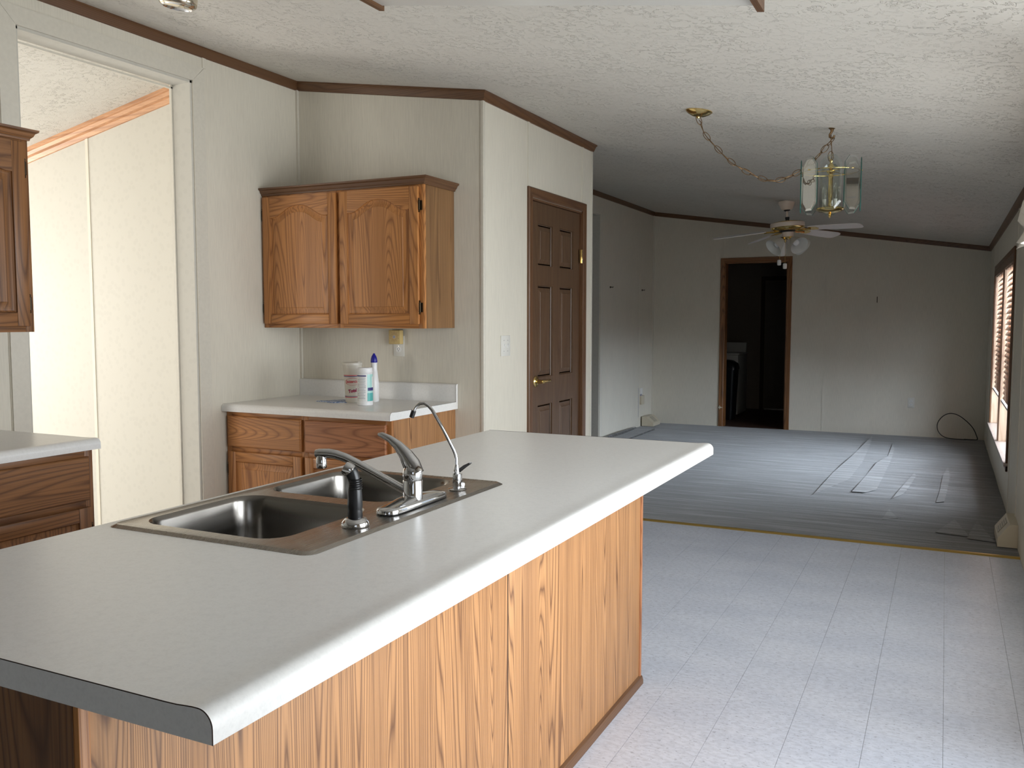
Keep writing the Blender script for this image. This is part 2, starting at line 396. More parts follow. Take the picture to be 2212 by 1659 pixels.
# lifted carpet fold and a cut seam by the left wall
obj('carpet_flap', B().prism([(-3.40, 9.15, 0.006), (-3.17, 9.2, 0.006), (-3.17, 10.45, 0.006), (-3.40, 10.5, 0.006)], (0, 0, 0.016)), 'carpet', carpet_o)
obj('carpet_fold', B().tube([(-3.40, 7.6, 0.012), (-3.37, 8.3, 0.03), (-3.395, 9.1, 0.024), (-3.37, 9.8, 0.032), (-3.40, 10.4, 0.015)], 0.022, 8), 'carpet', carpet_o)
# nap brushed the other way by the last vacuum strokes
def nap(pts):
    n_ = len(pts); b = B()
    b.prism([(p[0], p[1], 0.0102) for p in pts], (0, 0, 0.0010)); obj('brushed_nap', b, 'nap', carpet_o)
for w_ in NAP: nap(w_)
struct('trim_carpet_joint', B().loft([[(x_, YT-0.022, 0.0005), (x_, YT-0.012, 0.008), (x_, YT+0.008, 0.010), (x_, YT+0.022, 0.004), (x_, YT+0.022, 0.0005)] for x_ in (XP+0.05, XR)]), 'gold')
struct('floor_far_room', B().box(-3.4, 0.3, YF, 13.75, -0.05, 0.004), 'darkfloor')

struct('ground', B().box(-12, 9, -6, 20, -0.75, -0.65), simple('dry_ground', (0.20, 0.18, 0.14), 0.9, noise=0.2, nscale=2))
# ---------------------------------------------------------------- ceilings
def slab(name, x0, x1, y0, y1, f, mat='ceiling', t=0.06):
    return struct(name, B().prism([(x0, y0, f(x0)), (x1, y0, f(x1)), (x1, y1, f(x1)), (x0, y1, f(x0))], (0, 0, t)), mat, smooth=0)
slab('ceiling', XL-T/2, XR+T, YN-T, YF+T, zc)
slab('ceiling_side_room', -7.4, XL-T/2, YN-T, 3.85, zs)
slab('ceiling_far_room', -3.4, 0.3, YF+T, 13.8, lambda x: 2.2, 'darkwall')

# ---------------------------------------------------------------- walls
def wall_x(name, x0, x1, y0, y1, holes, topf, mat='wall', parent=None):
    """wall whose faces look along X; holes = (ya, yb, za, zb)"""
    b = B(); zt = max(topf(x0), topf(x1)) + 0.02
    def seg(ya, yb, za, zb):
        if yb-ya > 1e-4 and zb-za > 1e-4: b.box(x0, x1, ya, yb, za, zb)
    y = y0
    for (ya, yb, za, zb) in sorted(holes):
        seg(y, ya, 0, zt); seg(ya, yb, 0, za); seg(ya, yb, zb, zt); y = yb
    seg(y, y1, 0, zt)
    return struct(name, b, mat, smooth=0)
def wall_y(name, y0, y1, x0, x1, holes, topf, mat='wall'):
    b = B(); e = 0.02
    def seg(xa, xb, za, zb):
        if xb-xa < 1e-4: return
        if zb is None: b.prism([(xa, y0, za), (xb, y0, za), (xb, y0, topf(xb)+e), (xa, y0, topf(xa)+e)], (0, y1-y0, 0))
        elif zb-za > 1e-4: b.box(xa, xb, y0, y1, za, zb)
    x = x0
    for (xa, xb, za, zb) in sorted(holes):
        seg(x, xa, 0, None); seg(xa, xb, 0, za); seg(xa, xb, zb, None); x = xb
    seg(x, x1, 0, None)
    return struct(name, b, mat, smooth=0)
OY0, OY1, OZ = 2.43, 3.372, 2.555            # kitchen cased opening
LY0, LY1, LZ = 7.9, 9.22, 2.50               # living-room cased opening
wl = wall_x('wall_left', XL-T, XL, YN, YF, [(OY0, OY1, 0, OZ), (LY0, LY1, 0, LZ)], zc)
wr = wall_x('wall_right', XR, XR+T, YN, YF, [(-1.05, 0.15, 1.0, 1.98), (1.10, 3.00, 0, 2.02), (3.3, 4.95, 0.7, 1.98), (7.13, 9.86, 0.33, 1.83)], lambda x: zc(x))  # first hole is for the added kitchen window
wf = wall_y('wall_far', YF, YF+T, XL-T, XR+T, [(-2.51, -1.752, 0, 2.06)], zc)
wn = wall_y('wall_near', YN-T, YN, XL-T, XR+T, [], zc)
wpf = wall_y('wall_pantry_front', YB, YB+0.1, XL, XP, [], zc)
wpr = wall_x('wall_pantry_right', XP-0.1, XP, YB+0.1, YP-0.1, [(4.78, 5.59, 0, 2.075)], lambda x: zc(x)-0.02)
wpb = wall_y('wall_pantry_back', YP-0.1, YP, XL, XP, [], zc)
wsb = wall_y('wall_side_room_back', 3.73, 3.83, -7.3, XL-T, [], zs, 'wall_side')
wsl = wall_x('wall_side_room_left', -7.4, -7.3, YN, 3.83, [(1.6, 3.4, 0.65, 1.95)], lambda x: zs(x))  # hole for the added second window
wsn = wall_y('wall_side_room_near', -0.95, -0.83, -7.3, XL-T, [(-6.1, -4.1, 0.7, 2.0)], zs, 'wall_side')
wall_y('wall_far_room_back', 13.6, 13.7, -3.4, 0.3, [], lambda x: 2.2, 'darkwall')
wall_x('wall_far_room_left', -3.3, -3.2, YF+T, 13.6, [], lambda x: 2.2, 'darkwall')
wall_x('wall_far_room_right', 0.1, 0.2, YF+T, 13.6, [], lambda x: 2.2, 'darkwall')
# hall behind the living-room opening
wall_x('wall_hall_back', XL-T-1.25, XL-T-1.15, 6.2, YF, [], zc)
wall_y('wall_hall_far', YF-1.2, YF-1.1, XL-T-1.15, XL-T, [], zc)
wall_y('wall_hall_near', 6.2, 6.3, XL-T-1.15, XL-T, [], zc)
struct('floor_hall', B().box(XL-T-1.3, XL, 6.1, YF, -0.05, 0.003), 'carpet')
slab('ceiling_hall', XL-T-1.4, XL-T/2, 6.0, YF+T, lambda x: zc(XL))

# wallpaper battens and corner strips, each a child of its wall
def batten_x(parent, x, y, z1, z0=0.0, wd=0.024, side=1):
    obj('batten', B().box(min(x, x+side*0.004), max(x, x+side*0.004), y-wd/2, y+wd/2, z0, z1), 'wall', parent, smooth=0)
def batten_y(parent, x, y, z1, z0=0.0, wd=0.024):
    obj('batten', B().box(x-wd/2, x+wd/2, y-0.004, y, z0, z1), 'wall', parent, smooth=0)
batten_x(wl, XL, 3.458, zc(XL)-0.05, OZ+0.08); batten_x(wl, XL, 1.2, zc(XL)-0.05); batten_x(wl, XL, 2.40-0.045, zc(XL)-0.05, wd=0.012)
batten_x(wl, XL, 10.65, 1.9, 0.0, 0.02)
obj('corner_bead', B().box(XL, XL+0.014, YB-0.014, YB, 0, zc(XL)-0.05), 'casing', wl)
obj('corner_bead', B().box(XL, XL+0.014, YF-0.014, YF, 0, zc(XL)-0.05), 'casing', wl)
obj('corner_bead', B().box(XP-0.016, XP+0.004, YB-0.004, YB+0.02, 0, zc(XP)-0.05, 0.0015), 'casing', wpf)
obj('corner_bead', B().box(XP-0.016, XP+0.004, YP-0.02, YP+0.004, 0, zc(XP)-0.05, 0.0015), 'casing', wpr)
batten_x(wpr, XP, 4.745, zc(XP)-0.05, 2.14); batten_x(wpr, XP, 5.60, zc(XP)-0.05, 2.14)
for xx in (-2.55, -1.33+0.02, -0.735): batten_y(wf, xx, YF, zc(xx)-0.05, 2.14 if -2.6 < xx < -1.7 else 0)
for yy in (5.35, 6.2, 6.95, 10.4): batten_x(wr, XR, yy, zc(XR)-0.05, side=-1)
batten_y(wsb, -4.66, 3.73, zs(-4.66)-0.05); batten_y(wsb, -5.87, 3.73, 2.1)

# ---------------------------------------------------------------- crown trim (profile follows the sloping ceiling), one piece per wall
CROWN = [(-0.004, 0.0), (0.026, 0.0), (0.026, 0.008), (0.020, 0.014), (0.013, 0.034), (0.007, 0.050), (-0.004, 0.054)]
def crown(name, p0, p1, m0, m1, f, mat, prof=CROWN):
    """p0,p1: xy wall points; m0,m1: xy mitre vectors for offset 1"""
    loops = []
    for p, m in ((p0, m0), (p1, m1)):
        l = []
        for o_, d in prof:
            q = (p[0]+m[0]*o_, p[1]+m[1]*o_); l.append((q[0], q[1], f(q[0])-d+0.001))
        loops.append(l)
    return struct(name, B().loft(loops), mat, smooth=30)
crown('trim_left_kitchen', (XL, YN), (XL, YB), (1, 1), (1, -1), zc, 'trim_y')
crown('trim_pantry_front', (XL, YB), (XP, YB), (1, -1), (1, -1), zc, 'trim_x')
crown('trim_pantry_right', (XP, YB), (XP, YP), (1, -1), (1, 1), zc, 'trim_y')
crown('trim_pantry_back', (XL, YP), (XP, YP), (1, 1), (1, 1), zc, 'trim_x')
crown('trim_left_living', (XL, YP), (XL, YF), (1, 1), (1, -1), zc, 'trim_y')
crown('trim_far', (XL, YF), (XR, YF), (1, -1), (-1, -1), zc, 'trim_x')
crown('trim_right', (XR, YF), (XR, YN), (-1, -1), (-1, 1), zc, 'trim_y')
crown('trim_side_room', (-7.3, 3.73), (XL-T, 3.73), (0, -1), (0, -1), zs, 'littrim', [(0, 0), (0.040, 0), (0.040, 0.014), (0.030, 0.020), (0.033, 0.028), (0.026, 0.046), (0.016, 0.050), (0.018, 0.058), (0.008, 0.080), (0, 0.082)])

# ---------------------------------------------------------------- cased openings (white flat casing, jamb liner)
def cased_opening(n, y0, y1, zt, wd, xf, side=1):
    root = B()
    t = 0.011*side
    o = None
    # jamb liner
    b = B()
    b.box(XL-T-0.004, XL+0.002, y0-0.002, y0+0.012, 0, zt); b.box(XL-T-0.004, XL+0.002, y1-0.012, y1+0.002, 0, zt)
    b.box(XL-T-0.004, XL+0.002, y0, y1, zt-0.012, zt+0.002)
    o = struct('trim_%d' % n, b, 'wall_side')
    xa, xb = sorted((xf, xf+t))
    def cas(name, loop): obj(name, B().prism(loop, (t, 0, 0)), 'casing', o)
    X = xf
    cas('side_casing', [(X, y0, 0), (X, y0-wd, 0), (X, y0-wd, zt+wd), (X, y0, zt)])
    cas('side_casing', [(X, y1, 0), (X, y1+wd, 0), (X, y1+wd, zt+wd), (X, y1, zt)])
    cas('head_casing', [(X, y0-wd+0.002, zt+wd), (X, y0, zt+0.0008), (X, y1, zt+0.0008), (X, y1+wd-0.002, zt+wd)])
    # thin inner beads against the wall of the next room
    obj('inner_bead', B().box(XL-T-0.012, XL-T+0.002, y1-0.020, y1-0.011, 0, zt-0.01), 'casing', o)
    obj('inner_bead', B().box(XL-T-0.012, XL-T+0.002, y0, y1, zt-0.030, zt-0.021), 'casing', o)
    return o
cased_opening(1, OY0, OY1, OZ, 0.078, XL)
cased_opening(2, LY0, LY1, LZ, 0.085, XL)

# ---------------------------------------------------------------- panelled doors: raised panel builder
class Fr:
    """local frame: u along the face, v up, n out of the face"""
    def __init__(s, o, u, n): s.o, s.u, s.n = Vector(o), Vector(u), Vector(n)
    def __call__(s, u, v, n): return s.o + s.u*u + s.n*n + Vector((0, 0, v))
def fbox(b, F, u0, u1, v0, v1, n0, n1, bev=0.0):
    vs = [b.bm.verts.new(F(*p)) for p in ((u0,v0,n0),(u1,v0,n0),(u1,v1,n0),(u0,v1,n0),(u0,v0,n1),(u1,v0,n1),(u1,v1,n1),(u0,v1,n1))]
    fs = [b.bm.faces.new([vs[i] for i in f]) for f in ((3,2,1,0),(4,5,6,7),(0,1,5,4),(1,2,6,5),(2,3,7,6),(3,0,4,7))]
    if bev:
        es = [e for e in {e for f in fs for e in f.edges}]
        bmesh.ops.bevel(b.bm, geom=es, offset=bev, segments=2, profile=0.5, affect='EDGES')
    return b
NA = 36
def outline(u0, u1, v0, v1, arch, ins):
    """closed outline with a cathedral top; v1 is the shoulder height; ins insets it"""
    a0, a1, b0 = u0+ins, u1-ins, v0+ins
    pts = [(a0, b0), (a1, b0)]
    uc, hw, H0 = (u0+u1)/2, (a1-a0)/2, (u1-u0)/2
    if arch <= 0:
        return pts + [(a1, v1-ins), (a0, v1-ins)]
    for i in range(NA+1):
        t = 1-2*i/NA; q = hw*t; K = H0*0.90
        if 1e-6 < abs(q) < K:
            g = (abs(q)/K)**1.25
            h, dh = arch*(0.5+0.5*math.cos(PI*g)), -arch*0.5*PI*1.25*g/abs(q)*math.sin(PI*g)
        elif abs(q) >= K: h, dh = 0.0, 0.0
        else: h, dh = arch, 0.0
        pts.append((uc+q, v1+h-ins*math.sqrt(1+dh*dh)))
    return pts
def raised_panel(parent, F, u0, u1, v0, v1, arch, nf, mat, depth=0.010, ring=0.024, name='raised_panel'):
    """panel set in the frame face at height nf"""
    b = B()
    seq = [(0.0, 0.0005), (0.0012, -depth*0.62), (0.0065, -depth), (0.011, -depth), (0.013, -depth), (0.013+ring, -0.0018), (0.0145+ring, 0.0)]
    loops = [[F(p[0], p[1], nf+d) for p in outline(u0, u1, v0, v1, arch, i)] for i, d in seq]
    b.loft(loops, cap0=False, cap1=True)
    return obj(name, b, mat, parent, smooth=28)
def cab_door(parent, F, u0, u1, v0, v1, arch, ax, hinge=None, th=0.019, st=0.052, dark=False, matk='oak'):
    zm, hm = matk+'_z', matk+'_'+ax
    n0, n1 = 0.0005, th
    d = obj('door', fbox(B(), F, u0+0.004, u1-0.004, v0+0.004, v1-0.004, n0, n0+0.004), zm, parent)
    obj('stile', fbox(B(), F, u0, u0+st, v0, v1, n0, n1, 0.003), zm, d)
    obj('stile', fbox(B(), F, u1-st, u1, v0, v1, n0, n1, 0.003), zm, d)
    obj('rail', fbox(B(), F, u0+st, u1-st, v0, v0+st, n0, n1-0.0003, 0.0025), hm, d)
    sh = v1-st-arch                                  # shoulder height
    if arch > 0:
        pts = outline(u0+st, u1-st, v0+st, sh, arch, 0)[2:]
        lp = [(u0+st, v1), (u1-st, v1)] + pts
        b = B(); lo = [b.bm.verts.new(F(p[0], p[1], n0)) for p in lp]; hi = [b.bm.verts.new(F(p[0], p[1], n1-0.0003)) for p in lp]
        m = len(lp); b.bm.faces.new(lo[::-1]); b.bm.faces.new(hi)
        for i in range(m): b.bm.faces.new([lo[i], lo[(i+1) % m], hi[(i+1) % m], hi[i]])
        obj('rail', b, hm, d, smooth=30)
    else:
        obj('rail', fbox(B(), F, u0+st, u1-st, v1-st, v1, n0, n1-0.0003, 0.0025), hm, d); sh = v1-st
    raised_panel(d, F, u0+st, u1-st, v0+st, sh, arch, n1-0.0003, zm)
    if hinge is not None:
        uh = u1+0.001 if hinge > 0 else u0-0.001
        for vh in (v0+0.085, v1-0.095):
            b = B()
            c = F(uh+hinge*0.004, vh, n1*0.55)
            b.lathe(c, 0, [(0.0035, -0.026), (0.0055, -0.024), (0.0055, 0.024), (0.0035, 0.026)], 10, Matrix.Identity(3))
            b.lathe(c, 0, [(0.001, -0.036), (0.0045, -0.033), (0.002, -0.026)], 8, Matrix.Identity(3))
            b.lathe(c, 0, [(0.002, 0.026), (0.0045, 0.033), (0.001, 0.036)], 8, Matrix.Identity(3))
            fbox(b, F, min(uh, uh+hinge*0.016), max(uh, uh+hinge*0.016), vh-0.024, vh+0.024, 0.0, 0.004)
            obj('hinge', b, 'bronze', d)
    return d
def drawer(parent, F, u0, u1, v0, v1, ax, matk='oak', th=0.019):
    b = B(); e = 0.007
    lp = lambda i, n: [F(u0+i, v0+i, n), F(u1-i, v0+i, n), F(u1-i, v1-i, n), F(u0+i, v1-i, n)]
    b.loft([lp(0, 0.0005), lp(0, th-0.006), lp(e*0.4, th-0.002), lp(e, th)])
    return obj('drawer_front', b, matk+'_'+ax, parent, smooth=20)
def face_frame(parent, F, wdt, v0, v1, us, vs, ax, th=0.019, matk='oak'):
    """vertical members at us=(centre,width), horizontals vs=(v0,v1)"""
    for (ua, ub) in us: obj('frame_stile', fbox(B(), F, ua, ub, v0, v1, -th, 0, 0.0008), matk+'_z', parent)
    for (va, vb, ua, ub) in vs: obj('frame_rail', fbox(B(), F, ua, ub, va, vb, -th, -0.0002, 0.0008), matk+'_'+ax, parent)

def upper_cabinet(name, label, F, wdt, z0, z1, depth, ax, oth, matk, ends, hinges=(-1, 1)):
    t = thing(name, label, 'cabinet', F(wdt/2, z0, 0))
    Fk = F
    b = B(); fbox(b, Fk, 0.002, wdt-0.002, z0, z1, -depth, -0.019)
    obj('body', b, ('panel' if matk == 'oak' else matk+'_z') if matk != 'oak' else 'oaks', t)
    mid = wdt*0.5
    face_frame(t, Fk, wdt, z0, z1, [(0, 0.034), (mid-0.02, mid+0.02), (wdt-0.034, wdt)],
               [(z0, z0+0.03, 0.034, mid-0.02), (z0, z0+0.03, mid+0.02, wdt-0.034), (z1-0.04, z1, 0.034, mid-0.02), (z1-0.04, z1, mid+0.02, wdt-0.034)], ax, matk=matk)
    obj('recess_shade', fbox(B(), Fk, 0.03, wdt-0.03, z0+0.02, z1-0.03, -0.018, -0.012), 'groove', t)  # dark sheet painted as the shade behind the doors
    cab_door(t, Fk, 0.014, mid-0.012, z0+0.022, z1-0.026, 0.062, ax, hinges[0], matk=matk)
    cab_door(t, Fk, mid+0.012, wdt-0.026 if hinges[1] else wdt-0.014, z0+0.022, z1-0.026, 0.062, ax, hinges[1], matk=matk)
    # crown moulding across the front and round the open end
    prof = [(0.0, -0.012), (0.006, -0.012), (0.008, -0.004), (0.016, 0.004), (0.020, 0.014), (0.029, 0.020), (0.031, 0.028), (0.0, 0.028)]
    def cm(path):
        loops = []
        for (u, n), (mu, mn) in path:
            loops.append([Fk(u+mu*o_, z1-0.004+h, n+mn*o_) for o_, h in prof])
        return B().loft(loops)
    l_end = (-1, 1) if ends[0] else (0, 1); r_end = (1, 1) if ends[1] else (0, 1)
    cmat = 'trim_' if matk == 'oak' else matk+'_'
    obj('crown_moulding', cm([((0, 0), l_end), ((wdt, 0), r_end)]), cmat+ax, t, smooth=25)
    if ends[1]: obj('crown_moulding', cm([((wdt, 0), (1, 1)), ((wdt, -depth), (1, 0))]), cmat+oth, t, smooth=25)
    if ends[0]: obj('crown_moulding', cm([((0, -depth), (-1, 0)), ((0, 0), (-1, 1))]), cmat+oth, t, smooth=25)
    obj('top_board', fbox(B(), Fk, 0, wdt, z1, z1+0.018, -depth, 0.0), cmat+ax, t)
    return t
M['oaks'] = oak('oak_side_veneer', 'z', (0.25, 0.130, 0.052), (0.12, 0.055, 0.021), rings=22, along=0.35)

def base_cabinet(name, label, F, wdt, depth, ax, matk, matr=None, ends=(False, True)):
    t = thing(name, label, 'cabinet', F(wdt/2, 0, 0)); zt = 0.876; z0 = 0.10
    obj('body', fbox(B(), F, 0.001, wdt-0.001, z0-0.0 if not ends[1] else 0.0, zt, -depth, -0.019), 'panel' if matk == 'oak' else matk+'_z', t)
    obj('toe_kick', fbox(B(), F, 0.0, wdt, 0, z0, -0.09, -0.075), matk+'_'+ax, t)
    mid = wdt/2
    vs = []
    for (ua, ub) in ((0.034, mid-0.022), (mid+0.022, wdt-0.034)):
        vs += [(z0, z0+0.045, ua, ub), (0.655, 0.690, ua, ub), (zt-0.034, zt, ua, ub)]
    face_frame(t, F, wdt, z0, zt, [(0, 0.034), (mid-0.022, mid+0.022), (wdt-0.034, wdt)], vs, ax, matk=matk)
    obj('recess_shade', fbox(B(), F, 0.03, wdt-0.03, z0+0.03, zt-0.03, -0.018, -0.012), 'groove', t)  # shade behind doors and drawers, put in as a dark sheet
    for k, (ua, ub) in enumerate(((0.020, mid-0.016), (mid+0.010, wdt-0.026))):
        drawer(t, F, ua, ub, 0.688, zt-0.024, ax, (matr or matk) if k == 1 else matk)
        cab_door(t, F, ua, ub, z0+0.03, 0.662, 0, ax, (-1, 1)[k], matk=matk)
    return t

# kitchen back wall cabinets
Fb = Fr((XL+0.002, 3.868, 0), (1, 0, 0), (0, -1, 0))
upper_cabinet('wall_cabinet', 'honey oak two-door wall cabinet with arched panels, above the small counter', Fb, 1.05, 1.315, 2.058, 0.31, 'x', 'y', 'oak', (False, True))
Fbb = Fr((XL+0.002, 3.56, 0), (1, 0, 0), (0, -1, 0))
base_cabinet('base_cabinet', 'honey oak base cabinet with two drawers, standing in the corner under the small counter', Fbb, 1.05, 0.62, 'x', 'oak', 'oakr')
# left wall cabinets (shade beside the opening put into a darker oak colour)
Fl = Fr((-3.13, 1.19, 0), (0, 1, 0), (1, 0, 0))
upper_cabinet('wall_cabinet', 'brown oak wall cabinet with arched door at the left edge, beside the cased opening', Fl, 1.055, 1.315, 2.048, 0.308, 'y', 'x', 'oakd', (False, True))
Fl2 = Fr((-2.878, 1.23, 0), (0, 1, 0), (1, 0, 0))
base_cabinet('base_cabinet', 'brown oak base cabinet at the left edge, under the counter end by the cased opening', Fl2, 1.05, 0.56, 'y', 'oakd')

# ---------------------------------------------------------------- countertops
def edge_profile(r=0.020, th=0.038, hump=0.0022):
    """(out, z) from the flat top, over the soft drip ridge, round the nose and down"""
    p = [(-0.075, 0.0), (-0.055, 0.0004), (-0.040, 0.0016), (-0.030, hump), (-0.022, hump)]
    for i in range(1, 9):
        a = PI/2*i/8; p.append((-0.022+0.022*math.sin(a), hump-0.022+0.022*math.cos(a)))
    p += [(0.0, -th)]
    return p
def counter_x(b, xb, xf, y0, y1, z=0.914, back_round=False):
    """slab with its rolled edge at xf (+X side), flat back at xb"""
    pr = [(xf+o_, z+h) for o_, h in edge_profile()]
    if back_round:
        pl = [(xb-o_, z+h) for o_, h in edge_profile()][::-1]
    else: pl = [(xb, z-0.038), (xb, z)]
    loop = pl+pr
    b.loft([[(q[0], y, q[1]) for q in loop] for y in (y0, y1)])
    return pr
ISX0, ISX1, ISY0, ISY1 = -1.655, -0.742, 0.735, 3.172
SX0, SX1, SY0, SY1 = -1.632, -1.073, 1.318, 2.156
isl = thing('kitchen_island', 'long kitchen island clad in light oak veneer panels, under the white countertop', 'island', ((ISX0+ISX1)/2, 2, 0))
ct = B(); e = 0.014
z = 0.914
def ring_counter():
    # lengthwise pieces around the sink cut-out share one outline
    counter_x(ct, ISX0, ISX1, ISY0, SY0+e)
    counter_x(ct, ISX0, ISX1, SY1-e, ISY1)
    counter_x(ct, SX1-e, ISX1, SY0+e, SY1-e)
    ct.box(ISX0, SX0+e, SY0+e, SY1-e, z-0.038, z)
ring_counter()
cto = thing('countertop', 'long white laminate countertop with rolled front edge, lying on the island', 'countertop', ((ISX0+ISX1)/2, 2, z-0.038))
obj('top', ct, 'laminate', cto, smooth=50)
for y_, s_ in ((ISY0, -1), (ISY1, 1)):
    pr = [(ISX1+o_, z+h) for o_, h in edge_profile()]
    loop = [(ISX0, z-0.038), (ISX0, z)]+pr
    obj('end_cap', B().prism([(p[0], y_, p[1]) for p in loop], (0, s_*0.0015, 0)), 'laminate', cto, smooth=0)
    seam = [(ISX0, y_+s_*0.0012, z)] + [(p[0], y_+s_*0.0012, p[1]) for p in pr]
    obj('brown_laminate_seam', B().tube(seam, 0.00075, 5), 'groove', cto)
# island body
PX = -0.992
obj('carcass', B().box(ISX0+0.03, PX-0.006, ISY0+0.02, 3.116, 0.10, 0.70), 'oakd_z', isl)
obj('carcass', B().box(PX-0.02, PX-0.006, ISY0+0.02, 3.116, 0, 0.875), 'oakd_z', isl)
obj('end_panel', B().box(ISX0+0.03, PX-0.005, ISY0+0.012, ISY0+0.022, 0, 0.875), 'oakd_z', isl)
obj('end_panel', B().box(ISX0+0.03, PX-0.005, 3.112, 3.122, 0, 0.875), 'oakd_z', isl)
obj('side_panel', B().box(ISX0+0.028, ISX0+0.04, ISY0+0.012, 3.12, 0.0, 0.875), 'oak_z', isl)
obj('veneer_panel', B().box(PX-0.006, PX, 0.766, 2.0012, 0.002, 0.875, 0.0008), 'panel', isl)
obj('veneer_panel', B().box(PX-0.006, PX, 2.0068, 3.106, 0.002, 0.875, 0.0008), 'panel', isl)
obj('joint', B().box(PX-0.006, PX-0.0004, 2.0013, 2.0067, 0, 0.875), 'groove', isl)
obj('corner_moulding', B().box(PX-0.016, PX+0.005, 3.106, 3.124, 0, 0.875, 0.0025), 'oakr_z', isl)
obj('corner_moulding', B().box(PX-0.016, PX+0.004, 0.748, 0.766, 0, 0.875, 0.0025), 'oak_z', isl)
obj('base_moulding', B().loft([[(PX-0.001, y, 0.0), (PX+0.013, y, 0.0), (PX+0.013, y, 0.014), (PX+0.009, y, 0.028), (PX-0.001, y, 0.034)] for y in (0.75, 3.122)]), 'trim_y', isl)

# small counter in the corner
def counter_y(b, x0, x1, yback, yfront, z=0.914):
    """slab with its rolled edge towards -Y"""
    pr = [(yfront-o_, z+h) for o_, h in edge_profile()]
    loop = [(yback, z-0.038), (yback, z)]+pr
    b.loft([[(x_, q[0], q[1]) for q in loop] for x_ in (x0, x1)]); return pr
c2 = thing('countertop', 'small white laminate countertop with backsplash, in the corner below the wall cabinet', 'countertop', (-2.9, 3.85, 0.876))
b = B(); pr = counter_y(b, XL+0.002, -2.374, YB-0.002, 3.522)
obj('top', b, 'laminate', c2, smooth=50)
b = B(); bs = []
for i in range(9):
    a = PI/2*i/8; bs.append((YB-0.002-0.018+0.012*(1-math.sin(a))-0.0, 0))
def bsplash(b, x0, x1):
    lp = [(YB-0.002, 0.912), (YB-0.021, 0.912), (YB-0.021, 1.002), (YB-0.0185, 1.008), (YB-0.013, 1.0115), (YB-0.002, 1.0115)]
    b.loft([[(x_, p[0], p[1]) for p in lp] for x_ in (x0, x1)])
bsplash(b, XL+0.002, -2.374); obj('backsplash', b, 'laminate', c2, smooth=60)
b = B()
lp = [(3.522, 0.876)]+[(q[0], q[1]) for q in pr[::-1][1:]]+[(YB-0.022, 0.9145), (YB-0.022, 1.003), (YB-0.013, 1.0125), (YB-0.002, 1.0125), (YB-0.002, 0.876)]
b.prism([(-2.374, p[0], p[1]) for p in lp], (0.0015, 0, 0)); obj('end_cap', b, 'laminate', c2, smooth=0)
obj('brown_laminate_seam', B().tube([(-2.3728, p[0], p[1]) for p in lp[:-1]], 0.0007, 5), 'groove', c2)
# left counter
c3 = thing('countertop', 'white laminate counter end at the left edge, on the brown oak base cabinet', 'countertop', (-3.15, 1.6, 0.876))
b = B(); pr = counter_x(b, XL+0.002, -2.856, 0.3, 2.300); obj('top', b, 'laminate', c3, smooth=50)
obj('end_cap', B().prism([(XL+0.002, 2.30, 0.876), (XL+0.002, 2.30, 0.914)]+[(p[0], 2.30, p[1]) for p in pr], (0, 0.0015, 0)), 'laminate', c3, smooth=0)

# ---------------------------------------------------------------- sink
def rrect(x0, x1, y0, y1, r, z, n=6):
    pts = []
    for cx, cy, a0 in ((x1-r, y1-r, 0), (x0+r, y1-r, PI/2), (x0+r, y0+r, PI), (x1-r, y0+r, 1.5*PI)):
        for i in range(n+1):
            a = a0+PI/2*i/n; pts.append((cx+r*math.cos(a), cy+r*math.sin(a), z))
    return pts
sink = thing('kitchen_sink', 'stainless steel double-bowl sink set into the island countertop', 'sink', (-1.35, 1.74, 0.914))
bowls = [(-1.598, -1.205, 1.372, 1.722), (-1.598, -1.205, 1.778, 2.122)]
b = B()
zt = 0.9185
o1 = rrect(SX0, SX1, SY0, SY1, 0.028, 0.9143); o2 = rrect(SX0+0.004, SX1-0.004, SY0+0.004, SY1-0.004, 0.026, 0.9165)
o3 = rrect(SX0+0.010, SX1-0.010, SY0+0.010, SY1-0.010, 0.022, zt+0.0012); o4 = rrect(SX0+0.017, SX1-0.017, SY0+0.017, SY1-0.017, 0.018, zt-0.0012)
b.loft([o1, o2, o3, o4], False, False)
bm = b.bm
def ringedges(pts):
    vs = [bm.verts.new(p) for p in pts]; return [bm.edges.new((vs[i], vs[(i+1) % len(vs)])) for i in range(len(vs))]
es = ringedges(rrect(SX0+0.017, SX1-0.017, SY0+0.017, SY1-0.017, 0.018, zt-0.0012))
for (x0, x1, y0, y1) in bowls: es += ringedges(rrect(x0, x1, y0, y1, 0.062, zt-0.0012, 8))
bmesh.ops.triangle_fill(bm, use_beauty=True, edges=es)
bmesh.ops.remove_doubles(bm, verts=bm.verts, dist=0.00001)
obj('deck', b, 'steel', sink, smooth=35)
for (x0, x1, y0, y1) in bowls:
    b = B(); lo = []
    for i, zz, r in ((0, zt-0.0012, 0.062), (0.004, zt-0.005, 0.060), (0.008, zt-0.014, 0.058), (0.014, zt-0.08, 0.056), (0.020, zt-0.145, 0.054), (0.030, zt-0.165, 0.05), (0.05, zt-0.175, 0.04)):
        lo.append(rrect(x0+i, x1-i, y0+i, y1-i, r, zz, 8))
    b.loft(lo, False, True); bw = obj('bowl', b, 'bowl', sink, smooth=50)
    cx, cy = (x0+x1)/2, (y0+y1)/2
    obj('drain', B().lathe(cx, cy, [(0.052, zt-0.1748), (0.055, zt-0.173), (0.048, zt-0.1715), (0.040, zt-0.176), (0.012, zt-0.178)], 28), 'chrome', bw)

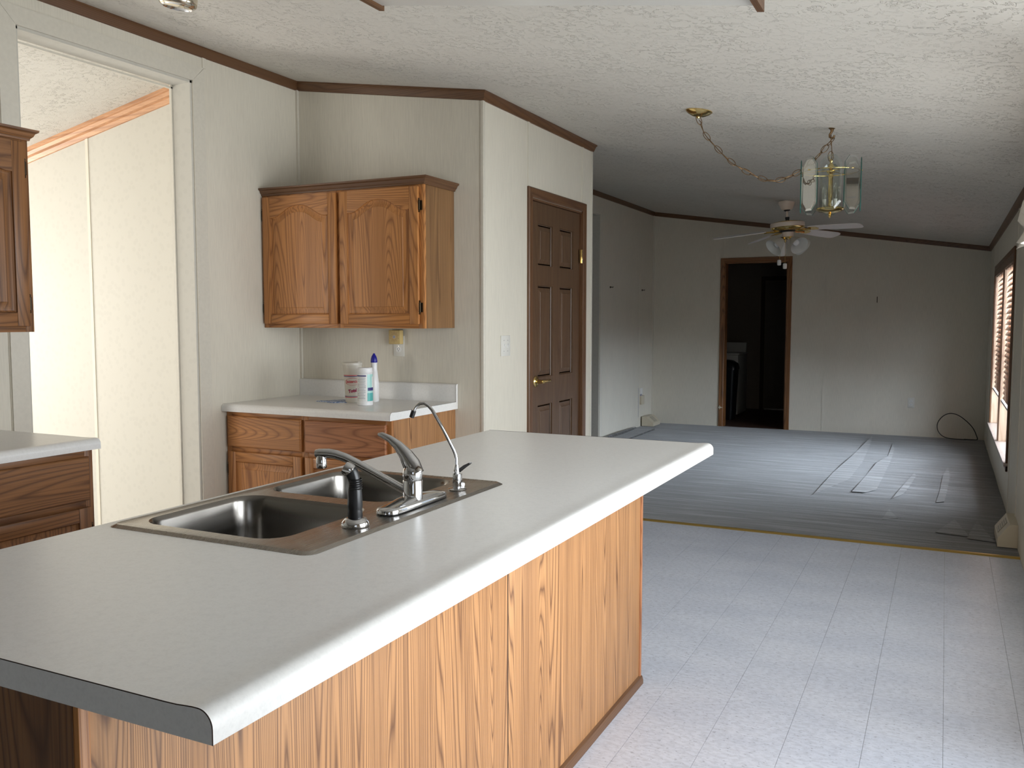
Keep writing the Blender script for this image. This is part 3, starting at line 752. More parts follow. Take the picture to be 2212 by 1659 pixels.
# ---------------------------------------------------------------- faucet
fc = thing('faucet', 'chrome single-lever kitchen faucet with long low spout, on the sink deck', 'faucet', (-1.14, 1.787, zt))
def stad(cx, cy, hl, r, z, n=10):
    pts = []
    for i in range(n+1): a = PI*i/n; pts.append((cx+r*math.cos(a), cy+hl+r*math.sin(a), z))
    for i in range(n+1): a = PI+PI*i/n; pts.append((cx+r*math.cos(a), cy-hl+r*math.sin(a), z))
    return pts
fy = 1.787
obj('gasket', B().loft([stad(-1.14, fy, 0.103, 0.0290, zt), stad(-1.14, fy, 0.103, 0.0290, zt+0.002)]), 'black', fc)
obj('base_plate', B().loft([stad(-1.14, fy, 0.103, 0.0285, zt+0.002), stad(-1.14, fy, 0.103, 0.0285, zt+0.009), stad(-1.14, fy, 0.101, 0.0265, zt+0.013), stad(-1.14, fy, 0.088, 0.021, zt+0.015), stad(-1.14, fy, 0.030, 0.019, zt+0.022), stad(-1.14, fy, 0.012, 0.018, zt+0.023)]), 'chrome', fc, smooth=45)
obj('post', B().lathe(-1.14, fy, [(0.0235, zt+0.012), (0.0235, zt+0.060), (0.0225, zt+0.0615)]), 'chrome', fc)
obj('post_cap', B().lathe(-1.14, fy, [(0.0228, zt+0.0625), (0.0240, zt+0.064), (0.0240, zt+0.078), (0.0225, zt+0.088), (0.016, zt+0.096), (0.0, zt+0.099)]), 'chrome', fc)
# lever: broad at the cap, sweeping up and towards the bowls
hp = [(-1.130, fy, zt+0.075), (-1.143, fy, zt+0.098), (-1.159, fy-0.002, zt+0.122), (-1.178, fy-0.004, zt+0.142), (-1.200, fy-0.006, zt+0.157), (-1.222, fy-0.008, zt+0.166), (-1.232, fy-0.009, zt+0.167)]
obj('lever', B().tube(hp, [0.021, 0.0225, 0.0175, 0.0125, 0.0090, 0.0070, 0.0035], 16, flat=0.85), 'chrome', fc, smooth=60)
sd = Vector((-1.365, 1.722, 0))-Vector((-1.14, fy, 0)); 
def sp(t, z): return (-1.14+sd.x*t, fy+sd.y*t, z)
sp_pts = [sp(0.06, zt+0.034), sp(0.15, zt+0.043), sp(0.3, zt+0.061), sp(0.45, zt+0.079), sp(0.6, zt+0.097), sp(0.72, zt+0.110), sp(0.82, zt+0.117), sp(0.9, zt+0.1195), sp(1.0, zt+0.1190), sp(1.045, zt+0.118)]
obj('spout', B().tube(sp_pts, [0.0105, 0.0105, 0.0105, 0.0105, 0.0108, 0.0110, 0.0115, 0.0120, 0.0118, 0.0095], 16), 'chrome', fc, smooth=60)
tx, ty, _ = sp(0.985, 0)
obj('aerator', B().lathe(tx, ty, [(0.0095, zt+0.116), (0.0122, zt+0.112), (0.0122, zt+0.106), (0.0128, zt+0.105), (0.0128, zt+0.086), (0.0118, zt+0.083), (0.009, zt+0.083)], 24), 'chrome', fc)

# side sprayer
sy, sx = 1.551, -1.137
sprv = thing('sink_sprayer', 'black side sprayer with chrome head, standing in a chrome base by the near bowl', 'sprayer', (sx, sy, zt))
obj('base_ring', B().lathe(sx, sy, [(0.030, zt), (0.0305, zt+0.003), (0.029, zt+0.009), (0.023, zt+0.016), (0.018, zt+0.018), (0.014, zt+0.018)], 32), 'chrome', sprv)
obj('collar', B().lathe(sx, sy, [(0.0155, zt+0.016), (0.0165, zt+0.020), (0.0155, zt+0.034), (0.0155, zt+0.036)], 24), 'black', sprv)
obj('grip', B().tube([(sx, sy, zt+0.032), (sx, sy, zt+0.045), (sx, sy, zt+0.075), (sx, sy, zt+0.092), (sx-0.002, sy-0.001, zt+0.105), (sx-0.006, sy-0.003, zt+0.117), (sx-0.013, sy-0.006, zt+0.127)],
    [0.0150, 0.0165, 0.0150, 0.0128, 0.0130, 0.0145, 0.0120], 20), 'black', sprv, smooth=60)
for k in range(5): obj('grip_rib', B().lathe(sx+0.002, sy, [(0.0138, zt+0.080+k*0.005), (0.0150, zt+0.0815+k*0.005), (0.0138, zt+0.083+k*0.005)], 20, cap=False), 'black', sprv)
dv = Vector((-0.72, -0.30, 0.42)).normalized(); q = dv.to_track_quat('Z', 'Y').to_matrix()
obj('spray_head', B().lathe((sx-0.004, sy-0.002, zt+0.118), 0, [(0.0135, 0.0), (0.0150, 0.004), (0.0152, 0.016), (0.0135, 0.020), (0.009, 0.021)], 24, q), 'chrome', sprv)

# filtered-water faucet
gx, gy = -1.141, 2.004
ff = thing('filter_faucet', 'thin chrome gooseneck water faucet with black lever, at the far corner of the sink', 'faucet', (gx, gy, zt))
obj('base_ring', B().lathe(gx, gy, [(0.024, zt), (0.0245, zt+0.002), (0.020, zt+0.004), (0.012, zt+0.0055), (0.008, zt+0.006)], 28), 'chrome', ff)
obj('valve_body', B().box(gx-0.009, gx+0.010, gy-0.010, gy+0.012, zt+0.004, zt+0.042, 0.003), 'chrome', ff)
obj('valve_screw', B().lathe(gx+0.004, gy+0.017, [(0.0095, zt+0.004), (0.0095, zt+0.014), (0.007, zt+0.017)], 18), 'chrome', ff)
obj('neck_nut', B().lathe(gx, gy-0.003, [(0.0075, zt+0.040), (0.0080, zt+0.044), (0.0062, zt+0.062), (0.0050, zt+0.066)], 18), 'chrome', ff)
gp = [(gx, gy-0.003, zt+0.05), (gx, gy-0.003, zt+0.080), (gx-0.002, gy-0.004, zt+0.092), (gx-0.007, gy-0.006, zt+0.106), (gx-0.034, gy-0.014, zt+0.160), (gx-0.061, gy-0.022, zt+0.208), (gx-0.070, gy-0.025, zt+0.219),
      (gx-0.081, gy-0.028, zt+0.226), (gx-0.093, gy-0.031, zt+0.225), (gx-0.103, gy-0.034, zt+0.217), (gx-0.109, gy-0.036, zt+0.206), (gx-0.1115, gy-0.037, zt+0.199)]
obj('gooseneck', B().tube(gp, 0.0044, 14), 'chrome', ff, smooth=60)
obj('spout_tip', B().tube([Vector(gp[-2]), Vector(gp[-1])+Vector((-0.0035, -0.0012, -0.011))], 0.0066, 14), 'black', ff)
obj('lever', B().loft([[(gx+0.000, gy-0.006, zt+0.044), (gx+0.006, gy+0.004, zt+0.044), (gx+0.006, gy+0.004, zt+0.049), (gx, gy-0.006, zt+0.050)],
                       [(gx+0.016, gy+0.006, zt+0.058), (gx+0.020, gy+0.016, zt+0.058), (gx+0.020, gy+0.016, zt+0.064), (gx+0.016, gy+0.006, zt+0.064)],
                       [(gx+0.030, gy+0.012, zt+0.068), (gx+0.033, gy+0.020, zt+0.068), (gx+0.033, gy+0.020, zt+0.071), (gx+0.030, gy+0.012, zt+0.071)]]), 'black', ff)

# ---------------------------------------------------------------- things on the small counter
CT = 0.9142
def patch(b, cx, cy, r0, r1, z0, z1, a0, a1, n=14, th=0.0005):
    """curved patch on a (tapered) cylinder, radius r0 at z0 and r1 at z1"""
    lo = []
    for i in range(n+1):
        a = math.radians(a0+(a1-a0)*i/n); c, s = math.cos(a), math.sin(a)
        lo.append([(cx+r0*c, cy+r0*s, z0), (cx+(r0+th)*c, cy+(r0+th)*s, z0), (cx+(r1+th)*c, cy+(r1+th)*s, z1), (cx+r1*c, cy+r1*s, z1)])
    b.loft(lo)
    return b
def text_mesh(txt, size, shear=0.0, bold=0.0, sx=1.0):
    cu = bpy.data.curves.new('lettering', 'FONT'); cu.body = txt; cu.size = size; cu.shear = shear; cu.offset = bold
    cu.align_x = 'CENTER'; cu.extrude = 0.0; cu.resolution_u = 3
    o = bpy.data.objects.new('lettering', cu); C.objects.link(o)
    bpy.context.view_layer.update()
    me = bpy.data.meshes.new_from_object(o.evaluated_get(bpy.context.evaluated_depsgraph_get()))
    bpy.data.objects.remove(o)
    bm = bmesh.new(); bm.from_mesh(me); bpy.data.meshes.remove(me)
    for v in bm.verts: v.co.x *= sx
    return bm
def wrap_text(name, txt, size, cx, cy, rf, zc_, a_c, mat, parent, rot=0.0, sx=1.0, shear=0.0, bold=0.0, off=0.0009):
    bm = text_mesh(txt, size, shear, bold, sx)
    bmesh.ops.triangulate(bm, faces=bm.faces)
    bmesh.ops.subdivide_edges(bm, edges=[e for e in bm.edges if e.calc_length() > 0.006], cuts=1)
    cr, sr = math.cos(rot), math.sin(rot)
    for v in bm.verts:
        x, y = v.co.x*cr-v.co.y*sr, v.co.x*sr+v.co.y*cr
        zz = zc_+y; r = rf(zz)+off; a = math.radians(a_c)+x/r
        v.co = (cx+r*math.cos(a), cy+r*math.sin(a), zz)
    o = obj(name, bm, mat, parent, smooth=0); return o
M['cup'] = simple('translucent_plastic_cup', (0.62, 0.58, 0.50), 0.28, Transmission_Weight=0.12)
M['red'] = simple('red_print', (0.52, 0.03, 0.05), 0.5)
M['navy'] = simple('navy_print', (0.03, 0.03, 0.16), 0.5)
M['greyprint'] = simple('grey_print', (0.33, 0.33, 0.40), 0.5)
M['teal'] = simple('teal_label', (0.09, 0.42, 0.40), 0.3)
M['paleteal'] = simple('pale_teal_label', (0.40, 0.68, 0.64), 0.3)
M['blue'] = simple('royal_blue_plastic', (0.012, 0.012, 0.26), 0.35)
M['labelwhite'] = simple('white_label', (0.80, 0.80, 0.78), 0.3)
M['bottle'] = simple('white_bottle_plastic', (0.80, 0.80, 0.80), 0.3)

ux, uy = -2.868, 3.905
cup = thing('plastic_cup', 'tall translucent plastic cup with lid and red lettering, on the small counter', 'cup', (ux, uy, CT))
def cupr(z):
    h = z-CT
    pts = [(0, 0.0375), (0.012, 0.0395), (0.150, 0.0455), (0.190, 0.0520), (0.205, 0.0525)]
    for (h0, r0), (h1, r1) in zip(pts, pts[1:]):
        if h <= h1: return r0+(r1-r0)*(h-h0)/(h1-h0)
    return pts[-1][1]
obj('body', B().lathe(ux, uy, [(0.034, CT), (0.0375, CT+0.001), (0.0395, CT+0.012), (0.0455, CT+0.150), (0.0485, CT+0.168), (0.0520, CT+0.190), (0.0525, CT+0.203)], 40), 'cup', cup)
obj('lid', B().lathe(ux, uy, [(0.0535, CT+0.202), (0.0545, CT+0.203), (0.0545, CT+0.212), (0.0530, CT+0.216), (0.049, CT+0.217), (0.045, CT+0.213), (0.0, CT+0.213)], 40), 'cup', cup)
obj('sip_tab', B().box(ux+0.020, ux+0.048, uy-0.012, uy+0.012, CT+0.2135, CT+0.222, 0.003), 'cup', cup)
CA = math.degrees(math.atan2(-uy, -ux))     # towards the middle of the room
for z0, z1, mt in ((0.1460, 0.1500, 'red'), (0.1405, 0.1438, 'navy'), (0.0345, 0.0372, 'navy'), (0.0290, 0.0325, 'red')):
    b = B(); patch(b, ux, uy, cupr(CT+z0)+0.0002, cupr(CT+z1)+0.0002, CT+z0, CT+z1, 0, 359.9, 60); obj('printed_stripe', b, mt, cup)
pts = []
for i in range(48):
    t = 2*PI*i/48; zz = CT+0.1145+0.0185*math.sin(t); r = cupr(zz)+0.0006; a = math.radians(CA)+0.043*math.cos(t)/r
    pts.append((ux+r*math.cos(a), uy+r*math.sin(a), zz))
obj('printed_oval', B().tube(pts, 0.0007, 5, closed=True), 'red', cup)
wrap_text('lettering', 'Jazzercise', 0.0220, ux, uy, cupr, CT+0.1085, CA, 'red', cup, sx=0.86, bold=0.0005)
wrap_text('lettering', 'Total', 0.0235, ux, uy, cupr, CT+0.058, CA, 'navy', cup, rot=0.16, sx=0.92, shear=0.1, bold=0.0015, off=0.0004)
wrap_text('lettering', 'Total', 0.0235, ux, uy, cupr, CT+0.058, CA, 'red', cup, rot=0.16, sx=0.92, shear=0.1, bold=0.0003, off=0.0010)

wx, wy = -2.716, 3.806
wip = thing('wipes_canister', 'white wipes canister with teal and white label, in front of the blue-capped bottle', 'canister', (wx, wy, CT))
wr_ = 0.0405
obj('body', B().lathe(wx, wy, [(0.037, CT), (wr_, CT+0.003), (wr_, CT+0.020), (wr_-0.0008, CT+0.021), (wr_-0.0008, CT+0.166), (wr_, CT+0.167), (wr_, CT+0.172), (0.036, CT+0.174)], 40), 'bottle', wip)
obj('lid', B().lathe(wx, wy, [(0.0385, CT+0.172), (0.0412, CT+0.173), (0.0412, CT+0.180), (0.0395, CT+0.1815), (0.0395, CT+0.193), (0.037, CT+0.197), (0.0, CT+0.198)], 40), 'bottle', wip)
WA = math.degrees(math.atan2(-wy, -wx))
rl = wr_-0.0006
def wp(name, z0, z1, a0, a1, mt, k=0): obj(name, patch(B(), wx, wy, rl+k*0.0003, rl+k*0.0003, CT+z0, CT+z1, WA+a0, WA+a1, 20), mt, wip)
wp('label', 0.024, 0.163, -115, 16, 'labelwhite'); wp('label', 0.024, 0.163, 16, 120, 'paleteal')
wp('label_band', 0.152, 0.158, -110, 8, 'navy', 1); wp('label_band', 0.024, 0.066, 16, 120, 'teal', 1); wp('label_band', 0.078, 0.094, 20, 110, 'navy', 2); wp('label_band', 0.094, 0.150, 60, 110, 'labelwhite', 1)
rnd = random.Random(3)
for k in range(14):
    zz = 0.143-k*0.0082; a0 = -62 if k % 3 else -50
    wp('label_text_line', zz, zz+0.0022, a0, 6-rnd.random()*14, 'greyprint', 1)
bx_, by_ = -2.790, 3.995
bt = thing('squeeze_bottle', 'white squeeze bottle with pointed blue cap, behind the wipes canister', 'bottle', (bx_, by_, CT))
def ell(cx, cy, a, bb, z, ang, n=28):
    ca, sa = math.cos(ang), math.sin(ang)
    return [(cx+a*math.cos(2*PI*i/n)*ca-bb*math.sin(2*PI*i/n)*sa, cy+a*math.cos(2*PI*i/n)*sa+bb*math.sin(2*PI*i/n)*ca, z) for i in range(n)]
obj('body', B().loft([ell(bx_, by_, a_, b2, CT+h, -0.96) for a_, b2, h in ((0.034, 0.022, 0), (0.036, 0.026, 0.004), (0.036, 0.026, 0.10), (0.030, 0.022, 0.135), (0.020, 0.019, 0.160), (0.0165, 0.0165, 0.176), (0.0165, 0.0165, 0.205), (0.0175, 0.0175, 0.215))]), 'bottle', bt, smooth=60)
obj('cap', B().lathe(bx_, by_, [(0.0175, CT+0.213), (0.0185, CT+0.215), (0.0185, CT+0.222), (0.0165, CT+0.236), (0.012, CT+0.249), (0.007, CT+0.256), (0.0055, CT+0.262), (0.0, CT+0.264)], 24), 'blue', bt)

# patterned cloth lying flat
def clothmat():
    m, nt, b = newmat('blue_white_patterned_cloth')
    n = N(nt, 'ShaderNodeTexVoronoi', i_Scale=55); L(nt, coords(nt, (1, 1.6, 1)), n.inputs['Vector'])
    L(nt, ramp(nt, n.outputs['Distance'], [(0.30, (0.06, 0.12, 0.30)), (0.42, (0.22, 0.30, 0.48)), (0.55, (0.48, 0.52, 0.60))]).outputs[0], b.inputs['Base Color'])
    b.inputs['Roughness'].default_value = 0.85; return m
M['cloth'] = clothmat()
b = B()
oc = [(-3.085, 3.865), (-2.935, 3.825), (-2.815, 3.925), (-2.835, 4.010), (-2.985, 4.020)]
b.prism([(x_, y_, CT+0.0003) for x_, y_ in oc], (0, 0, 0.0025))
b.prism([(-3.065, 3.872, CT+0.0026), (-2.94, 3.842, CT+0.0026), (-2.86, 3.91, CT+0.0026), (-2.95, 3.975, CT+0.0026)], (0, 0, 0.002))
tag(obj('dish_cloth', b, 'cloth'), 'blue and white patterned cloth folded flat on the small counter beside the cup', 'cloth')

# ---------------------------------------------------------------- electrical plates
def plate(name, label, cat, F, w_, h_, kind):
    t = thing(name, label, cat, F(0, 0, 0))
    obj('cover_plate', fbox(B(), F, -w_/2, w_/2, -h_/2, h_/2, 0.0, 0.006, 0.002), 'plate', t)
    if kind == 'outlet':
        for vv in (-0.0195, 0.0195):
            b = B(); lp = [F(0.0165*math.cos(a)*1.0, vv+max(-0.0135, min(0.0135, 0.0165*math.sin(a))), 0.0062) for a in [2*PI*i/24 for i in range(24)]]
            lp2 = [Vector(p)+F.n*0.0018 for p in lp]; b.loft([lp, lp2]); s = obj('socket', b, 'white', t, smooth=30)
            for du, hh in ((-0.0062, 0.008), (0.0062, 0.0065)): obj('slot', fbox(B(), F, du-0.0011, du+0.0011, vv+0.0035-hh/2, vv+0.0035+hh/2, 0.0080, 0.0084), 'slot', s)
            obj('slot', fbox(B(), F, -0.0022, 0.0022, vv-0.0085, vv-0.0045, 0.0080, 0.0084), 'slot', s)
        obj('screw', fbox(B(), F, -0.002, 0.002, -0.002, 0.002, 0.006, 0.0068), 'steel', t)
    if kind == 'switch2':
        for du in (-0.023, 0.023):
            obj('toggle', fbox(B(), F, du-0.005, du+0.005, -0.011, 0.011, 0.006, 0.0075), 'white', t)
            obj('toggle', fbox(B(), F, du-0.0035, du+0.0035, -0.001, 0.010, 0.007, 0.014, 0.001), 'white', t)
            for vv in (-0.03, 0.03): obj('screw', fbox(B(), F, du-0.002, du+0.002, vv-0.002, vv+0.002, 0.006, 0.0066), 'slot', t)
    return t
plate('power_outlet', 'white power outlet under the yellowed plug-in box, above the small counter', 'outlet', Fr((-2.748, YB, 1.212), (1, 0, 0), (0, -1, 0)), 0.070, 0.114, 'outlet')
plate('light_switch', 'white double light switch on the pantry wall left of the brown door', 'switch', Fr((XP, 4.437, 1.214), (0, 1, 0), (1, 0, 0)), 0.115, 0.114, 'switch2')
plate('power_outlet', 'white power outlet low on the far wall, right of the dark doorway', 'outlet', Fr((-0.339, YF, 0.394), (1, 0, 0), (0, -1, 0)), 0.072, 0.115, 'outlet')
plate('power_outlet', 'white power outlet at the left edge, above the left counter', 'outlet', Fr((XL, 2.24, 1.06), (0, 1, 0), (1, 0, 0)), 0.070, 0.114, 'outlet')
Fy = Fr((-2.750, YB-0.0065, 1.264), (1, 0, 0), (0, -1, 0))
t = thing('plug_in_box', 'yellowed plug-in box with radial vents, plugged into the outlet below the wall cabinet', 'plug-in device', Fy(0, 0, 0))
obj('case', fbox(B(), Fy, -0.037, 0.037, -0.040, 0.038, 0.004, 0.040, 0.003), 'yellow', t)
obj('back_shell', fbox(B(), Fy, -0.030, 0.036, -0.020, 0.040, 0.002, 0.016, 0.002), 'slot', t)
obj('centre_button', B().lathe(Fy(-0.001, 0, 0.0398), 0, [(0.0085, 0.0), (0.0085, 0.0012), (0.006, 0.0015)], 20, Matrix(((1, 0, 0), (0, 0, -1), (0, 1, 0)))), 'greyprint', t)
for k in range(20):
    a = 2*PI*k/20; c, s = math.cos(a), math.sin(a); r0, r1 = 0.0135, 0.031 if k % 2 else 0.027
    px, pz = -s*0.0008, c*0.0008
    lp = [Fy(r0*c+px, r0*s+pz, 0.0402), Fy(r0*c-px, r0*s-pz, 0.0402), Fy(r1*c-px, r1*s-pz, 0.0402), Fy(r1*c+px, r1*s+pz, 0.0402)]
    obj('vent_slot', B().prism(lp, (0, -0.0004, 0)), 'oldbrass', t, smooth=0)

# ---------------------------------------------------------------- pantry door
d1 = bpy.data.objects.new('door_1', None); C.objects.link(d1); d1.location = (XP, 5.185, 0); d1['kind'] = 'structure'
Fd = Fr((XP-0.012, 4.792, 0.006), (0, 1, 0), (1, 0, 0))
DW, DH = 0.786, 2.055
us = [0.0, 0.115, 0.335, 0.451, 0.671, DW]; vsd = [0.0, 0.235, 0.830, 1.000, 1.560, 1.680, 1.930, DH]
b = B()
for i in range(5):
    for j in range(7):
        if i in (1, 3) and j in (1, 3, 5): continue
        b.quad([Fd(us[i], vsd[j], 0.0), Fd(us[i+1], vsd[j], 0.0), Fd(us[i+1], vsd[j+1], 0.0), Fd(us[i], vsd[j+1], 0.0)])
bmesh.ops.remove_doubles(b.bm, verts=b.bm.verts, dist=1e-5)
fbox(b, Fd, 0, DW, 0, DH, -0.035, -0.012)
lp = [Fd(0, 0, -0.012), Fd(DW, 0, -0.012), Fd(DW, DH, -0.012), Fd(0, DH, -0.012)]; lp2 = [Fd(0, 0, 0), Fd(DW, 0, 0), Fd(DW, DH, 0), Fd(0, DH, 0)]
b.loft([lp, lp2], False, False)
slab_o = obj('door_slab', b, 'door', d1, smooth=0)
for i in (1, 3):
    for j in (1, 3, 5): raised_panel(slab_o, Fd, us[i], us[i+1], vsd[j], vsd[j+1], 0, 0.0, 'door', depth=0.012, ring=0.026, name='panel')
# casing with a moulded profile
prof = [(0.0, 0.0), (0.0, 0.010), (0.006, 0.014), (0.020, 0.012), (0.036, 0.015), (0.050, 0.017), (0.056, 0.012), (0.056, 0.0)]
def casing3(parent, F, u0, u1, vt, mats, prof):
    for (p0, m0, p1, m1, mt) in (((u0, 0), (-1, 0), (u0, vt), (-1, 1), mats[0]), ((u0, vt), (-1, 1), (u1, vt), (1, 1), mats[1]), ((u1, 0), (1, 0), (u1, vt), (1, 1), mats[0])):
        loops = [[F(p[0]+m[0]*o_, p[1]+m[1]*o_, n_) for o_, n_ in prof] for p, m in ((p0, m0), (p1, m1))]
        obj('casing', B().loft(loops), mt, parent, smooth=30)
Fc = Fr((XP, 0, 0), (0, 1, 0), (1, 0, 0))
casing3(d1, Fc, 4.783, 5.588, 2.078, ('trim_z', 'trim_y'), prof)
obj('jamb', B().box(XP-0.1, XP+0.002, 4.780, 4.791, 0, 2.075), 'trim_z', d1); obj('jamb', B().box(XP-0.1, XP+0.002, 5.579, 5.590, 0, 2.075), 'trim_z', d1)
obj('jamb', B().box(XP-0.1, XP+0.002, 4.780, 5.590, 2.064, 2.076), 'trim_y', d1)
for zz in (0.25, 1.78):
    b = B(); b.lathe(5e-9, 0, [(0, 0)], 3) if False else None
    b.lathe((XP+0.004, 5.581, zz), 0, [(0.006, -0.045), (0.0065, -0.043), (0.0065, 0.043), (0.006, 0.045)], 12, Matrix.Identity(3))
    b.box(XP-0.002, XP+0.004, 5.560, 5.583, zz-0.044, zz+0.044)
    obj('hinge', b, 'brass', d1)
AX = Matrix(((0, 0, 1), (1, 0, 0), (0, 1, 0)))     # lathe axis along +X
kz, ky = 0.985, 4.875
h = obj('door_handle', B().lathe((XP-0.012, ky, kz), 0, [(0.033, 0.0), (0.034, 0.003), (0.031, 0.009), (0.020, 0.014), (0.013, 0.016), (0.011, 0.045), (0.013, 0.050)], 28, AX), 'brass', d1)
obj('lever', B().tube([(XP+0.030, ky, kz), (XP+0.040, ky+0.004, kz), (XP+0.045, ky+0.020, kz+0.001), (XP+0.044, ky+0.055, kz+0.002), (XP+0.042, ky+0.090, kz+0.001), (XP+0.041, ky+0.108, kz-0.001)], [0.011, 0.0115, 0.010, 0.0095, 0.0105, 0.0060], 14), 'brass', h)
# dark sheet standing in for the shade inside the pantry
struct('pantry_shade_sheet', B().box(XP-0.30, XP-0.28, YB+0.1, YP-0.1, 0, 2.3), 'darkwall')

# ---------------------------------------------------------------- far doorway and the dark room behind
t2 = bpy.data.objects.new('door_2', None); C.objects.link(t2); t2.location = (-2.13, YF, 0); t2['kind'] = 'structure'
Ff = Fr((0, YF, 0), (1, 0, 0), (0, -1, 0))
casing3(t2, Ff, -2.508, -1.754, 2.062, ('oakd_z', 'oakd_x'), prof)
obj('jamb', B().box(-2.510, -2.499, YF-0.002, YF+T+0.004, 0, 2.06), 'oakd_z', t2); obj('jamb', B().box(-1.763, -1.752, YF-0.002, YF+T+0.004, 0, 2.06), 'oakd_z', t2)
obj('jamb', B().box(-2.510, -1.752, YF-0.002, YF+T+0.004, 2.049, 2.061), 'oakd_x', t2)
b = B(); lk = (-2.545, YF-0.018, 0.245)
AY = Matrix(((1, 0, 0), (0, 0, -1), (0, 1, 0)))
b.lathe(lk, 0, [(0.014, 0.0), (0.014, 0.010), (0.011, 0.014)], 20, AY); b.box(lk[0]+0.008, lk[0]+0.034, lk[1]-0.008, lk[1]-0.002, lk[2]-0.005, lk[2]+0.005)
b.box(lk[0]-0.004, lk[0]+0.004, lk[1]-0.008, lk[1]-0.002, lk[2]-0.024, lk[2]+0.024)
tag(obj('door_latch', b, 'cream'), 'small cream plastic latch low on the left casing of the far doorway', 'latch')
d3 = bpy.data.objects.new('door_3', None); C.objects.link(d3); d3.location = (-2.0, 13.6, 0); d3['kind'] = 'structure'
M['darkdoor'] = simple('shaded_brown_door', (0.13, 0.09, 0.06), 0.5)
F3 = Fr((-2.44, 13.6, 0.0), (1, 0, 0), (0, -1, 0))
obj('door_slab', fbox(B(), F3, 0, 0.86, 0.03, 1.93, 0.0, 0.02), 'darkdoor', d3)
for vv in ((0.2, 0.85), (0.97, 1.55), (1.63, 1.85)):
    for uu in ((0.1, 0.4), (0.48, 0.78)): raised_panel(d3, F3, uu[0], uu[1], vv[0], vv[1], 0, 0.0205, 'darkdoor', name='panel')
casing3(d3, F3, 0, 0.86, 1.93, ('groove', 'groove'), [(0.0, 0.0), (0.0, 0.02), (0.06, 0.02), (0.06, 0.0)])
obj('door_sill', B().box(-2.42, -1.6, 13.55, 13.6, 0.0, 0.02), 'steel', d3)
ap = thing('washing_machine', 'white laundry appliance in the dark room seen through the far doorway', 'appliance', (-2.83, 12.6, 0.004))
obj('cabinet', B().box(-3.15, -2.575, 12.38, 13.0, 0.03, 0.86, 0.012), 'appliance', ap)
obj('top_panel', B().box(-3.16, -2.565, 12.37, 13.01, 0.862, 0.885, 0.006), 'appliance', ap)
obj('control_panel', B().prism([(-3.15, 12.9, 0.885), (-3.15, 13.0, 0.885), (-3.15, 13.0, 1.02), (-3.15, 12.94, 1.02)], (0.575, 0, 0)), 'appliance', ap)
obj('service_panel', B().box(-3.13, -2.60, 12.372, 12.381, 0.05, 0.34, 0.003), 'appliance', ap)
for sx_ in (-3.1, -2.63): obj('foot', B().lathe(sx_, 12.45, [(0.02, 0.004), (0.02, 0.03)], 12), 'black', ap)
bn = thing('waste_bin', 'tall black bin standing in front of the white appliance beyond the far doorway', 'bin', (-2.67, 12.05, 0.004))
obj('body', B().loft([rrect(-2.67-w2, -2.67+w2, 12.05-w2*0.9, 12.05+w2*0.9, 0.05, zz) for w2, zz in ((0.125, 0.004), (0.13, 0.03), (0.155, 0.66), (0.158, 0.68))]), 'black', bn)
obj('lid', B().loft([rrect(-2.67-w2, -2.67+w2, 12.05-w2*0.9, 12.05+w2*0.9, 0.05, zz) for w2, zz in ((0.165, 0.68), (0.165, 0.71), (0.15, 0.76), (0.10, 0.80), (0.06, 0.81))]), 'black', bn, smooth=60)

# ---------------------------------------------------------------- living-room window with wooden blinds
win = bpy.data.objects.new('window_1', None); C.objects.link(win); win.location = (XR, 8.49, 0.33); win['kind'] = 'structure'
WY0, WY1, WZ0, WZ1, YM = 7.15, 9.84, 0.345, 1.825, 8.42
Fw = Fr((XR, 0, 0), (0, 1, 0), (-1, 0, 0))
b = B()
for (ya, yb, za, zb) in ((WY0-0.045, WY0, WZ0-0.06, WZ1+0.045), (WY1, WY1+0.045, WZ0, WZ1+0.045), (WY0, WY1, WZ1, WZ1+0.045)):
    b.box(XR-0.014, XR, ya, yb, za, zb, 0.003)
obj('casing', b, 'trim_z', win)
obj('head_board', B().box(XR-0.012, XR+0.03, WY0, WY1, WZ1-0.055, WZ1), 'trim_y', win)
obj('mullion', B().box(XR-0.010, XR+0.10, YM-0.030, YM+0.030, WZ0, WZ1), 'trim_z', win)
for (ya, yb) in ((WY0-0.019, WY0), (WY1, WY1+0.019)): obj('jamb', B().box(XR+0.001, XR+T+0.02, ya, yb, WZ0, WZ1), 'jambwood', win)
obj('jamb', B().box(XR+0.0, XR+T+0.02, WY0, WY1, WZ1, WZ1+0.004), 'jambwood', win)
for yy in (YM-0.034, YM+0.031): obj('jamb', B().box(XR+0.0, XR+0.10, yy, yy+0.003, WZ0, WZ1), 'jambwood', win)
obj('sill', B().box(XR-0.028, XR+T+0.02, WY0-0.06, WY1+0.05, WZ0-0.020, WZ0, 0.003), 'sillwood', win)
obj('apron', B().box(XR-0.012, XR, WY0-0.045, WY1+0.045, WZ0-0.055, WZ0-0.020), 'trim_y', win)
for (ya, yb) in ((WY0, YM-0.03), (YM+0.03, WY1)):
    b = B(); xg = XR+0.10
    for (p, q, r, s_) in ((ya, ya+0.03, WZ0, WZ1), (yb-0.03, yb, WZ0, WZ1), (ya, yb, WZ0, WZ0+0.03), (ya, yb, WZ1-0.03, WZ1), (ya, yb, 1.06, 1.09)): b.box(xg, xg+0.018, p, q, r, s_)
    fr = obj('sash', b, 'white', win)
    obj('glass', B().quad([(xg+0.009, ya, WZ0), (xg+0.009, yb, WZ0), (xg+0.009, yb, WZ1), (xg+0.009, ya, WZ1)]), 'pane', fr, smooth=0)
rnd = random.Random(5)
